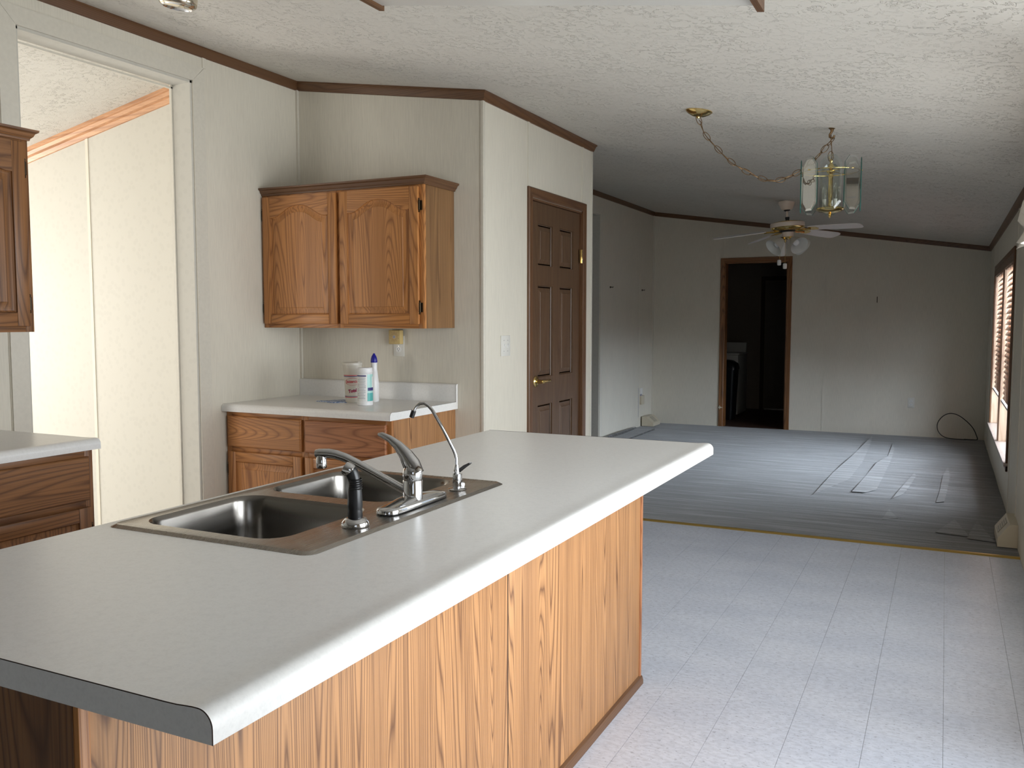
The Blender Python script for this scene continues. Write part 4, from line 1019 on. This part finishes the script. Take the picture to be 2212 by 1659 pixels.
def blind(label, ya, yb):
    t = thing('window_blind', label, 'blind', (XR+0.05, (ya+yb)/2, WZ1-0.06), 'wooden blinds in the living-room window')
    ya += 0.012; yb -= 0.012; xm = XR+0.031
    obj('headrail', B().box(xm-0.028, xm+0.028, ya, yb, WZ1-0.062, WZ1-0.008, 0.002), 'blind', t)
    z_ = WZ1-0.095; zb = 0.70; me = None
    while z_ > zb:
        tilt = math.radians(57); w2 = 0.025
        dx, dz = w2*math.cos(tilt), -w2*math.sin(tilt)
        if me is None:
            o = obj('slat', B().loft([[(xm-dx, y_, z_+dz), (xm, y_, z_+0.0035), (xm+dx, y_, z_-dz), (xm+dx-0.001, y_, z_-dz-0.0025), (xm-0.001, y_, z_+0.001), (xm-dx-0.001, y_, z_+dz-0.0025)] for y_ in (ya, yb)]), 'blind', t, smooth=30); me = o; zz0 = z_
        else:
            o = me.copy(); C.objects.link(o); o.parent = t; o.location = (0, 0, z_-zz0)
        z_ -= 0.0435
    obj('bottom_rail', B().box(xm-0.026, xm+0.026, ya, yb, zb-0.022, zb-0.004, 0.003), 'white', t)
    for yy in (ya+0.15, (ya+yb)/2, yb-0.15): obj('ladder_cord', B().box(xm-0.0275, xm-0.0260, yy-0.001, yy+0.001, zb-0.01, WZ1-0.02), 'cream', t)
    obj('pull_cord', B().tube([(xm-0.034, ya+0.08, WZ1-0.06), (xm-0.034, ya+0.081, 1.3), (xm-0.033, ya+0.08, 0.95)], 0.0018, 6), 'cream', t)
    obj('cord_tassel', B().lathe(xm-0.033, ya+0.08, [(0.003, 0.955), (0.008, 0.925), (0.009, 0.905), (0.0, 0.903)], 10), 'trim_z', t)
    return t
blind('wooden slat blind in the near half of the living-room window', WY0, YM-0.034)
blind('wooden slat blind in the far half of the living-room window', YM+0.034, WY1)

# ---------------------------------------------------------------- sliding door, dining window and an added window beside the camera
dd = bpy.data.objects.new('door_4', None); C.objects.link(dd); dd.location = (XR, 2.05, 0); dd['kind'] = 'structure'
for (ya, yb, xo) in ((1.11, 2.08, 0.03), (2.02, 2.99, 0.07)):
    b = B()
    for (p, q, r, s_) in ((ya, ya+0.06, 0.02, 2.0), (yb-0.06, yb, 0.02, 2.0), (ya, yb, 0.02, 0.11), (ya, yb, 1.93, 2.01)): b.box(XR+xo, XR+xo+0.03, p, q, r, s_)
    fr = obj('sash', b, 'white', dd)
    obj('glass', B().quad([(XR+xo+0.015, ya, 0.02), (XR+xo+0.015, yb, 0.02), (XR+xo+0.015, yb, 2.0), (XR+xo+0.015, ya, 2.0)]), 'pane', fr, smooth=0)
obj('sill', B().box(XR-0.01, XR+T, 1.10, 3.00, 0.0, 0.02), 'steel', dd)
casing3(dd, Fw, 1.10, 3.00, 2.02, ('casing', 'casing'), [(0.0, 0.0), (0.0, 0.012), (0.055, 0.012), (0.055, 0.0)])
def plain_window(n, y0, y1, z0, z1):
    w_ = bpy.data.objects.new('window_%d' % n, None); C.objects.link(w_); w_.location = (XR, (y0+y1)/2, z0); w_['kind'] = 'structure'
    ym, e_ = (y0+y1)/2, 0.05
    b = B()
    for (p, q, r, s_) in ((y0, y0+e_, z0, z1), (y1-e_, y1, z0, z1), (y0, y1, z0, z0+e_), (y0, y1, z1-e_, z1), (ym-0.02, ym+0.02, z0, z1)): b.box(XR+0.05, XR+0.08, p, q, r, s_)
    fr = obj('sash', b, 'white', w_)
    obj('glass', B().quad([(XR+0.065, y0, z0), (XR+0.065, y1, z0), (XR+0.065, y1, z1), (XR+0.065, y0, z1)]), 'pane', fr, smooth=0)
    b = B()
    for (p, q, r, s_) in ((y0-0.06, y0, z0-0.06, z1+0.06), (y1, y1+0.06, z0-0.06, z1+0.06), (y0, y1, z1, z1+0.06), (y0, y1, z0-0.06, z0)): b.box(XR-0.012, XR, p, q, r, s_)
    obj('casing', b, 'casing', w_)
plain_window(2, 3.3, 4.95, 0.7, 1.98)
plain_window(5, -1.05, 0.15, 1.0, 1.98)  # unseen window added to let fill light onto the near counter
# side-room window
w3 = bpy.data.objects.new('window_3', None); C.objects.link(w3); w3.location = (-5.1, -0.89, 0.7); w3['kind'] = 'structure'
b = B(); yw = -0.89
for (p, q, r, s_) in ((-6.1, -6.04, 0.7, 2.0), (-4.16, -4.1, 0.7, 2.0), (-6.1, -4.1, 0.7, 0.76), (-6.1, -4.1, 1.94, 2.0), (-5.12, -5.08, 0.7, 2.0)): b.box(p, q, yw-0.02, yw+0.02, r, s_)
fr = obj('sash', b, 'white', w3)
w4 = bpy.data.objects.new('window_4', None); C.objects.link(w4); w4.location = (-7.3, 2.5, 0.65); w4['kind'] = 'structure'  # unseen second window, added for extra warm light
b = B()
for (p, q, r, s_) in ((1.6, 1.66, 0.65, 1.95), (3.34, 3.4, 0.65, 1.95), (1.6, 3.4, 0.65, 0.71), (1.6, 3.4, 1.89, 1.95), (2.48, 2.52, 0.65, 1.95)): b.box(-7.37, -7.33, p, q, r, s_)
obj('sash', b, 'white', w4)
# ruffled valance hanging at the dining window, only its far end is in view
vb = B(); nseg = 64; rows = []
vy0, vy1 = 3.20, 5.10
for (zz, amp, dep) in ((2.115, 0.016, 0.050), (2.085, 0.020, 0.075), (2.055, 0.006, 0.050), (2.04, 0.006, 0.052), (1.95, 0.020, 0.085), (1.86, 0.028, 0.100), (1.80, 0.006, 0.070), (1.78, 0.014, 0.085), (1.715, 0.030, 0.105)):
    r = []
    for i in range(nseg+1):
        u = i/nseg; y_ = vy0+(vy1-vy0)*u
        r.append((XR-dep-amp*math.sin(u*46+zz*3)-0.3*amp*math.sin(u*91+1), y_, zz+0.012*math.sin(u*46*0.5+zz*7)))
    rows.append(r)
vb.loft(rows, False, False, closed=False)
ends = []
o = obj('ruffled_valance', vb, 'fabric', None, smooth=60)
md = o.modifiers.new('thickness', 'SOLIDIFY'); md.thickness = 0.002
tag(o, 'white ruffled fabric valance cut off at the right edge, above the window', 'valance')
rod = o
obj('rod', B().tube([(XR-0.042, vy0-0.03, 2.05), (XR-0.042, vy1+0.02, 2.05)], 0.006, 8), 'white', rod)
for yy in (vy0, vy1): obj('bracket', B().box(XR-0.046, XR, yy-0.008, yy+0.008, 2.035, 2.065), 'white', rod)
wire = None

# ---------------------------------------------------------------- register deflectors, phone jack, hooks, cable
def deflector(label, F, wdt, dep, hgt):
    t = thing('air_deflector', label, 'air deflector', F(wdt/2, 0.012, 0))
    pr = [(0.0, 0.012), (dep*0.55, 0.012), (dep, hgt*0.35), (dep*0.8, hgt*0.75), (dep*0.35, hgt), (0, hgt)]
    pr = [(0.0, 0.012), (dep, 0.012), (dep, hgt*0.42), (dep*0.42, hgt), (0.0, hgt)]
    obj('hood', B().loft([[F(u, v, n) for n, v in pr] for u in (0, wdt)]), 'cream', t, smooth=0)
    sl = Vector((dep*0.42-dep, hgt-hgt*0.42)).normalized()
    nn = Vector((-sl.y*-1, sl.x*-1)) if False else Vector((sl.y, -sl.x))
    a, c = Vector((dep, hgt*0.42)), Vector((dep*0.42, hgt)); q0, q1 = a.lerp(c, 0.12), a.lerp(c, 0.88)
    lp = [F(u, q[1], q[0]) + (F.n*nn.x + Vector((0, 0, nn.y)))*0.001 for u, q in ((wdt*0.30, q0), (wdt*0.70, q0), (wdt*0.70, q1), (wdt*0.30, q1))]
    obj('grille', B().prism(lp, (F.n*nn.x + Vector((0, 0, nn.y)))*0.002), 'yellow' if False else 'greycream', t, smooth=0)
    for k in range(5):
        f = 0.1+0.2*k; e0, e1 = q0.lerp(q1, f-0.03), q0.lerp(q1, f+0.03)
        lp = [F(u, q[1], q[0]) + (F.n*nn.x + Vector((0, 0, nn.y)))*0.003 for u, q in ((wdt*0.31, e0), (wdt*0.69, e0), (wdt*0.69, e1), (wdt*0.31, e1))]
        obj('louvre', B().prism(lp, (F.n*nn.x + Vector((0, 0, nn.y)))*0.001), 'cream', t, smooth=0)
    return t
M['greycream'] = simple('grey_cream_plastic', (0.34, 0.30, 0.23), 0.4)
deflector('cream slanted air deflector on the carpet edge at the right wall', Fr((XR-0.001, 5.93, 0), (0, 1, 0), (-1, 0, 0)), 0.36, 0.105, 0.150)
deflector('cream slanted air deflector in the far left corner of the living room', Fr((XL+0.02, 10.72, 0), (0, 1, 0), (1, 0, 0)), 0.30, 0.15, 0.13)
Fp = Fr((XL, 10.74, 0), (0, 1, 0), (1, 0, 0))
t = thing('phone_jack', 'white phone jack plate low on the left living-room wall', 'wall jack', Fp(0, 0.45, 0))
obj('cover_plate', fbox(B(), Fp, -0.05, 0.05, 0.41, 0.49, 0, 0.006, 0.002), 'white', t); obj('socket', fbox(B(), Fp, -0.045, 0.0, 0.385, 0.415, 0.0, 0.015, 0.002), 'greyprint', t)
t = thing('wall_box', 'cream plastic box below the phone jack on the left living-room wall', 'wall box', Fp(0, 0.34, 0))
obj('case', fbox(B(), Fp, -0.05, 0.06, 0.285, 0.395, 0, 0.030, 0.004), 'cream', t)
obj('wire', B().tube([Fp(-0.11, 0.50, 0.002), Fp(-0.112, 0.3, 0.003), Fp(-0.11, 0.13, 0.002)], 0.002, 6), 'greyprint', t)
for yy, lb in ((9.565, 'small dark wall hook nearer the cased opening, on the left living-room wall'), (10.735, 'small dark wall hook nearer the far corner, on the left living-room wall')):
    b = B(); b.lathe((XL, yy, 1.72), 0, [(0.012, 0.0), (0.012, 0.004), (0.005, 0.006), (0.004, 0.02)], 12, AX); b.tube([(XL+0.02, yy, 1.72), (XL+0.032, yy, 1.715), (XL+0.036, yy, 1.728)], 0.004, 8)
    tag(obj('wall_hook', b, 'bronze'), lb, 'hook')
cp = []
for (px, pz) in ((0.05, 0.016), (-0.02, 0.05), (-0.055, 0.115), (-0.05, 0.19), (0.0, 0.262), (0.07, 0.297), (0.15, 0.282), (0.235, 0.22), (0.305, 0.14), (0.345, 0.05), (0.35, 0.014), (0.30, 0.012), (0.22, 0.014)): cp.append((px, 11.13-0.03*math.sin(px*9), pz))
def smooth_path(p, n=6):
    out = []
    P = [Vector(q) for q in p]
    for i in range(len(P)-1):
        a, b_, c, d = P[max(i-1, 0)], P[i], P[i+1], P[min(i+2, len(P)-1)]
        for k in range(n):
            t = k/n; out.append(0.5*((2*b_)+(c-a)*t+(2*a-5*b_+4*c-d)*t*t+(3*b_-a-3*c+d)*t**3))
    out.append(P[-1]); return out
tag(obj('cable_loop', B().tube(smooth_path([(0.42-0.1, 11.10, 0.014), (0.18, 11.09, 0.013)] + cp), 0.0045, 8), 'cable'), 'black cable looping up against the far wall near the right corner', 'cable')
tag(obj('wall_nail', B().box(-0.735-0.004, -0.735+0.004, YF-0.012, YF-0.003, 1.55, 1.62), 'bronze'), 'small dark nail mark on the seam of the far wall', 'nail')

# ---------------------------------------------------------------- ceiling fan
fx, fyy = -1.33, 8.36
fan = thing('ceiling_fan', 'white and brass ceiling fan with pale blades and frosted light shades in the living room', 'ceiling fan', (fx, fyy, zc(fx)))
fz = zc(fx)
R_ = Matrix.Rotation(math.radians(-3.2), 3, 'Y')        # the fan hangs slightly out of true
O = Vector((fx, fyy, fz-0.02))
def fl_(prof, name, mat, parent=fan, n=32, sm=40): return obj(name, B().lathe(O, 0, prof, n, R_), mat, parent, smooth=sm)
fl_([(0.070, 0.02), (0.072, 0.0), (0.066, -0.012), (0.048, -0.052), (0.038, -0.058)], 'canopy', 'fanwhite')
fl_([(0.030, -0.056), (0.028, -0.064), (0.014, -0.07)], 'canopy_ball', 'black')
fl_([(0.010, -0.06), (0.010, -0.135)], 'down_rod', 'fanwhite')
fl_([(0.018, -0.122), (0.020, -0.128), (0.016, -0.150), (0.024, -0.155)], 'rod_coupling', 'black')
fl_([(0.02, -0.152), (0.080, -0.158), (0.140, -0.170), (0.149, -0.176)], 'motor_top', 'brass')
fl_([(0.149, -0.176), (0.1505, -0.180), (0.1505, -0.212), (0.149, -0.214)], 'motor_band', 'fanwhite')
fl_([(0.149, -0.214), (0.152, -0.218), (0.146, -0.228), (0.120, -0.240), (0.075, -0.246)], 'motor_bottom', 'brass')
fl_([(0.078, -0.244), (0.074, -0.252), (0.052, -0.258)], 'flywheel', 'black')
fl_([(0.052, -0.256), (0.050, -0.262), (0.050, -0.296), (0.046, -0.302)], 'switch_housing', 'fanwhite')
fl_([(0.050, -0.300), (0.056, -0.304), (0.050, -0.314), (0.020, -0.322), (0.0, -0.324)], 'light_fitter', 'brass')
for k in (0, 1, 2, 4):
    a = math.radians(57+72*k); ca, sa = math.cos(a), math.sin(a)
    P = lambda r, w_, h_: O + R_ @ Vector((r*ca-w_*sa, r*sa+w_*ca, h_))
    pt = math.radians(-12)
    outl = [(0.20, -0.045), (0.24, -0.055), (0.45, -0.066), (0.60, -0.068), (0.640, -0.060), (0.662, -0.040), (0.668, 0.0), (0.662, 0.040), (0.640, 0.060), (0.60, 0.068), (0.45, 0.066), (0.24, 0.055), (0.20, 0.045)]
    h0 = lambda r: -0.245-0.075*(r-0.2)
    bl = obj('blade', B().loft([[P(r, w_*math.cos(pt), h0(r)+w_*math.sin(pt)+dz) for r, w_ in outl] for dz in (0, 0.006)]), 'blade', fan, smooth=20)
    b = B(); b.tube([P(0.075, 0, -0.243), P(0.12, 0, -0.252), P(0.16, 0, -0.250), P(0.21, 0, -0.252)], [0.010, 0.008, 0.008, 0.010], 8)
    b.loft([[P(r, w_*math.cos(pt), h0(r)+w_*math.sin(pt)+dz) for r, w_ in ((0.195, -0.020), (0.215, -0.040), (0.27, -0.030), (0.285, 0.0), (0.27, 0.030), (0.215, 0.040), (0.195, 0.020))] for dz in (-0.005, -0.001)])
    obj('blade_bracket', b, 'brass', fan)
for k in range(4):
    a = math.radians(20+90*k+25); ca, sa = math.cos(a), math.sin(a)
    dirv = (R_ @ Vector((ca*0.80, sa*0.80, -0.60))).normalized(); q = dirv.to_track_quat('Z', 'Y').to_matrix()
    base = O + R_ @ Vector((0.045*ca, 0.045*sa, -0.312))
    so = obj('lamp_arm', B().lathe(base, 0, [(0.012, -0.02), (0.016, 0.0), (0.022, 0.012), (0.024, 0.026), (0.020, 0.030)], 16, q), 'brass', fan)
    sh = obj('lamp_shade', B().lathe(base, 0, [(0.024, 0.022), (0.034, 0.034), (0.047, 0.062), (0.062, 0.098), (0.084, 0.142), (0.0825, 0.1425), (0.060, 0.099), (0.045, 0.063), (0.032, 0.036)], 24, q, cap=False), 'frost', fan, smooth=60)
    obj('bulb', B().lathe(base, 0, [(0.012, 0.026), (0.014, 0.045), (0.026, 0.072), (0.030, 0.090), (0.024, 0.108), (0.0, 0.116)], 16, q), 'bulb', sh, smooth=60)
for dx, dy, zz in ((-0.050, -0.03, 1.872), (0.004, -0.05, 1.838)):
    p = Vector((fx+dx, fyy+dy, zz))
    obj('pull_chain', B().tube([p, Vector((fx+dx*0.7, fyy+dy*0.7, 2.10))], 0.0012, 6), 'brass', fan)
    obj('pull_fob', B().lathe(p.x, p.y, [(0.010, zz-0.026), (0.017, zz-0.022), (0.018, zz), (0.017, zz+0.020), (0.006, zz+0.026)], 16), 'white', fan)

# ---------------------------------------------------------------- swag chandelier
hx, hy = -0.538, 4.69
ch = thing('swag_pendant', 'hanging swag lamp with long clear glass panes and a brass column, over the dining floor', 'pendant lamp', (hx, hy, zc(hx)))
hz = zc(hx)
kx, kyy = -1.134, 4.425; kzz = zc(kx)
tiltm = Matrix.Rotation(math.atan(SL), 3, 'Y')
obj('canopy', B().lathe((kx, kyy, kzz), 0, [(0.065, 0.002), (0.066, -0.004), (0.062, -0.008), (0.052, -0.016), (0.030, -0.026), (0.010, -0.030), (0.008, -0.036), (0.0, -0.037)], 36, tiltm), 'brass', ch)
obj('ceiling_hook', B().lathe(hx, hy, [(0.016, hz+0.004), (0.016, hz-0.002), (0.009, hz-0.006), (0.007, hz-0.016)], 16).tube([(hx, hy, hz-0.012), (hx-0.004, hy, hz-0.022), (hx-0.011, hy, hz-0.032), (hx-0.011, hy, hz-0.042), (hx-0.002, hy, hz-0.048), (hx+0.009, hy, hz-0.044), (hx+0.012, hy, hz-0.036)], [0.006, 0.006, 0.005, 0.0045, 0.0045, 0.0045, 0.005], 8), 'oldbrass', ch)
def link_mesh(p, d, roll, ln=0.050, wd=0.0135, r=0.0018):
    d = Vector(d).normalized(); u = d.cross(Vector((0, 0, 1))); u = u.normalized() if u.length > 0.1 else Vector((1, 0, 0))
    u = Matrix.Rotation(roll, 3, d) @ u
    pts = []
    for i in range(14):
        a = 2*PI*i/14; pts.append(Vector(p)+d*(ln/2)*math.cos(a)*(1.0)+u*wd*math.sin(a))
    return B().tube(pts, r, 5, closed=True)
def chain_along(path, step=0.0275):
    P = [Vector(q) for q in path]; L_ = [0]
    for a, b_ in zip(P, P[1:]): L_.append(L_[-1]+(b_-a).length)
    n = int(L_[-1]/step); res = []
    for i in range(n+1):
        s = L_[-1]*i/n; j = max(k for k in range(len(L_)) if L_[k] <= s+1e-9); j = min(j, len(P)-2)
        t = (s-L_[j])/(L_[j+1]-L_[j]); res.append((P[j].lerp(P[j+1], t), P[j+1]-P[j]))
    return res
A_ = Vector((kx, kyy, kzz-0.045)); Bv = Vector((hx-0.004, hy, hz-0.066))
# swag curve through measured points
sw = smooth_path([A_, (-1.10, 4.44, 2.27), (-1.00, 4.48, 2.155), (-0.905, 4.53, 2.085), (-0.815, 4.57, 2.052), (-0.74, 4.60, 2.058), (-0.665, 4.64, 2.105), (-0.60, 4.665, 2.165), Bv], 6)
for i, (p, d) in enumerate(chain_along(sw, 0.043)): obj('chain_link', link_mesh(p, d, (0.25 if i % 2 else 1.25)), 'oldbrass', ch, smooth=60)
for i, (p, d) in enumerate(chain_along([(hx-0.003, hy, hz-0.058), (hx-0.003, hy, 2.165)], 0.040)): obj('chain_link', link_mesh(p, d, 0.3 if i % 2 else 1.5), 'oldbrass', ch, smooth=60)
cordp = [Vector(q)+Vector((0.004*math.sin(i*0.8), 0.004*math.cos(i*0.6), 0.006*math.sin(i*0.45))) for i, q in enumerate(sw)]
obj('power_cord', B().tube(cordp + [Vector((hx+0.002, hy, 2.19)), Vector((hx, hy, 2.13))], 0.0019, 6), 'oldbrass', ch)
cz = 2.090
b = B(); rr = [(hx+0.132*math.cos(2*PI*i/48), hy+0.132*math.sin(2*PI*i/48), cz) for i in range(48)]
b.tube(rr, 0.0030, 8, closed=True)
rot0 = math.radians(-83.5+30)       # one pane faces the kitchen side
for k in range(3):
    a = rot0+2*PI*k/3; b.tube([(hx, hy, cz+0.006), (hx+0.132*math.cos(a), hy+0.132*math.sin(a), cz)], 0.0022, 6)
obj('ring', b, 'brass', ch)
obj('column', B().lathe(hx, hy, [(0.004, 2.150), (0.009, 2.142), (0.005, 2.134), (0.012, 2.122), (0.016, 2.110), (0.006, 2.100), (0.020, 2.094), (0.020, 2.086), (0.010, 2.078), (0.012, 2.066), (0.0095, 2.050), (0.012, 2.0), (0.0105, 1.97), (0.008, 1.94), (0.012, 1.93), (0.010, 1.915)], 24), 'brass', ch)
obj('bottom_dish', B().lathe(hx, hy, [(0.0, 1.915), (0.058, 1.915), (0.066, 1.911), (0.067, 1.905), (0.055, 1.896), (0.030, 1.889), (0.008, 1.886), (0.0, 1.886)], 36), 'brass', ch)
obj('finial', B().lathe(hx, hy, [(0.005, 1.887), (0.009, 1.882), (0.004, 1.877), (0.008, 1.872), (0.003, 1.866), (0.0, 1.862)], 16), 'brass', ch)
obj('loop', B().tube([(hx+0.010*math.cos(2*PI*i/16), hy, 2.160+0.012*math.sin(2*PI*i/16)) for i in range(16)], 0.0018, 6, closed=True), 'brass', ch)
for k in range(3):
    a = rot0+0.4+2*PI*k/3; qx, qy = hx+0.030*math.cos(a), hy+0.030*math.sin(a)
    c_ = obj('candle_sleeve', B().lathe(qx, qy, [(0.009, 1.915), (0.009, 1.955)], 14), 'white', ch)
    obj('candle_bulb', B().lathe(qx, qy, [(0.006, 1.955), (0.013, 1.975), (0.014, 1.99), (0.009, 2.012), (0.003, 2.032), (0.0, 2.036)], 16), 'clear', c_, smooth=60)
obj('glass_chimney', B().lathe(hx, hy, [(0.049, 1.916), (0.051, 1.93), (0.051, 2.00), (0.0505, 2.02)], 32, cap=False), 'clear', ch, smooth=60)
for k in range(8):
    a = math.radians(-83.5)+PI/4*k; ca, sa = math.cos(a), math.sin(a); R0 = 0.141
    def Pg(u, v, n): return (hx+(R0+n)*ca-u*sa, hy+(R0+n)*sa+u*ca, v)
    z0, z1, hw, c2_ = 1.892, 2.150, 0.0505, 0.030
    oct_ = [(-hw+c2_, z0), (hw-c2_, z0), (hw, z0+c2_*1.15), (hw, z1-c2_*1.15), (hw-c2_, z1), (-hw+c2_, z1), (-hw, z1-c2_*1.15), (-hw, z0+c2_*1.15)]
    def ins(p, d): 
        cxm, czm = 0.0, (z0+z1)/2
        return (p[0]*(1-d/hw), czm+(p[1]-czm)*(1-d/((z1-z0)/2)))
    pn = obj('glass_pane', B().loft([[Pg(u, v, -0.0005) for u, v in [ins(p, 0.010) for p in oct_]]], True, False) if False else B().quad([Pg(*ins(p, 0.010), 0.0) for p in oct_]), 'smoked', ch, smooth=0)
    b = B(); b.loft([[Pg(p[0], p[1], 0.0) for p in oct_], [Pg(*ins(p, 0.010), 0.002) for p in oct_]], False, False); obj('bevelled_edge', b, 'bevel', pn, smooth=0)
    b = B(); b.loft([[Pg(p[0]*1.0, p[1], -0.003) for p in oct_], [Pg(p[0], p[1], 0.0) for p in oct_]], False, False); obj('pane_rim', b, 'edge', pn, smooth=0)
    obj('pane_clip', B().tube([Pg(0, cz, -0.010), Pg(0, cz, 0.006)], 0.003, 8), 'brass', pn)

# ---------------------------------------------------------------- fluorescent ceiling fixture and small ceiling spot
def cl(x, y, d): return (x, y, zc(x)-d)
ft = thing('ceiling_light', 'oak-trimmed fluorescent ceiling fixture with ribbed lens, cut off at the top edge', 'ceiling light', (-1.12, 2.3, zc(-1.12)))
def cbox(b, x0, x1, y0, y1, d0, d1):
    v = [cl(x_, y_, d) for d in (d1, d0) for x_, y_ in ((x0, y0), (x1, y0), (x1, y1), (x0, y1))]
    vs = [b.bm.verts.new(p) for p in v]
    for f in ((3,2,1,0),(4,5,6,7),(0,1,5,4),(1,2,6,5),(2,3,7,6),(3,0,4,7)): b.bm.faces.new([vs[i] for i in f])
    return b
FX0, FX1, FY0, FY1 = -1.765, -0.483, 2.15, 2.575
obj('lens', cbox(B(), FX0+0.02, FX1-0.02, FY0, FY1-0.004, 0.002, 0.064), 'lens', ft, smooth=0)
b = B()
for i in range(100):
    x_ = FX0+0.025+(FX1-FX0-0.05)*i/99; b.prism([cl(x_, FY1-0.004, 0.004), cl(x_+0.003, FY1-0.002, 0.004), cl(x_+0.006, FY1-0.004, 0.004)], (0, 0, -0.058))
obj('lens_ribs', b, 'lens', ft, smooth=0, kind='stuff')
for xa in (FX0, FX1-0.02): obj('end_board', cbox(B(), xa, xa+0.02, FY0-0.01, FY1+0.008, 0.002, 0.078), 'trim_y', ft, smooth=0)
spx, spy = -2.705, 2.60
sp_ = thing('ceiling_spot', 'small round polished ceiling light cut off at the top edge, near the cased opening', 'ceiling light', (spx, spy, zc(spx)))
obj('body', B().lathe((spx, spy, zc(spx)), 0, [(0.072, 0.004), (0.072, -0.040), (0.068, -0.052), (0.060, -0.058)], 36, tiltm), 'pearl', sp_)
obj('trim_ring', B().lathe((spx, spy, zc(spx)), 0, [(0.060, -0.058), (0.055, -0.061), (0.050, -0.057), (0.046, -0.03)], 36, tiltm, cap=False), 'chrome', sp_)
obj('bulb', B().lathe((spx, spy, zc(spx)), 0, [(0.046, -0.02), (0.044, -0.035), (0.030, -0.048), (0.0, -0.053)], 24, tiltm), 'bulb', sp_, smooth=60)
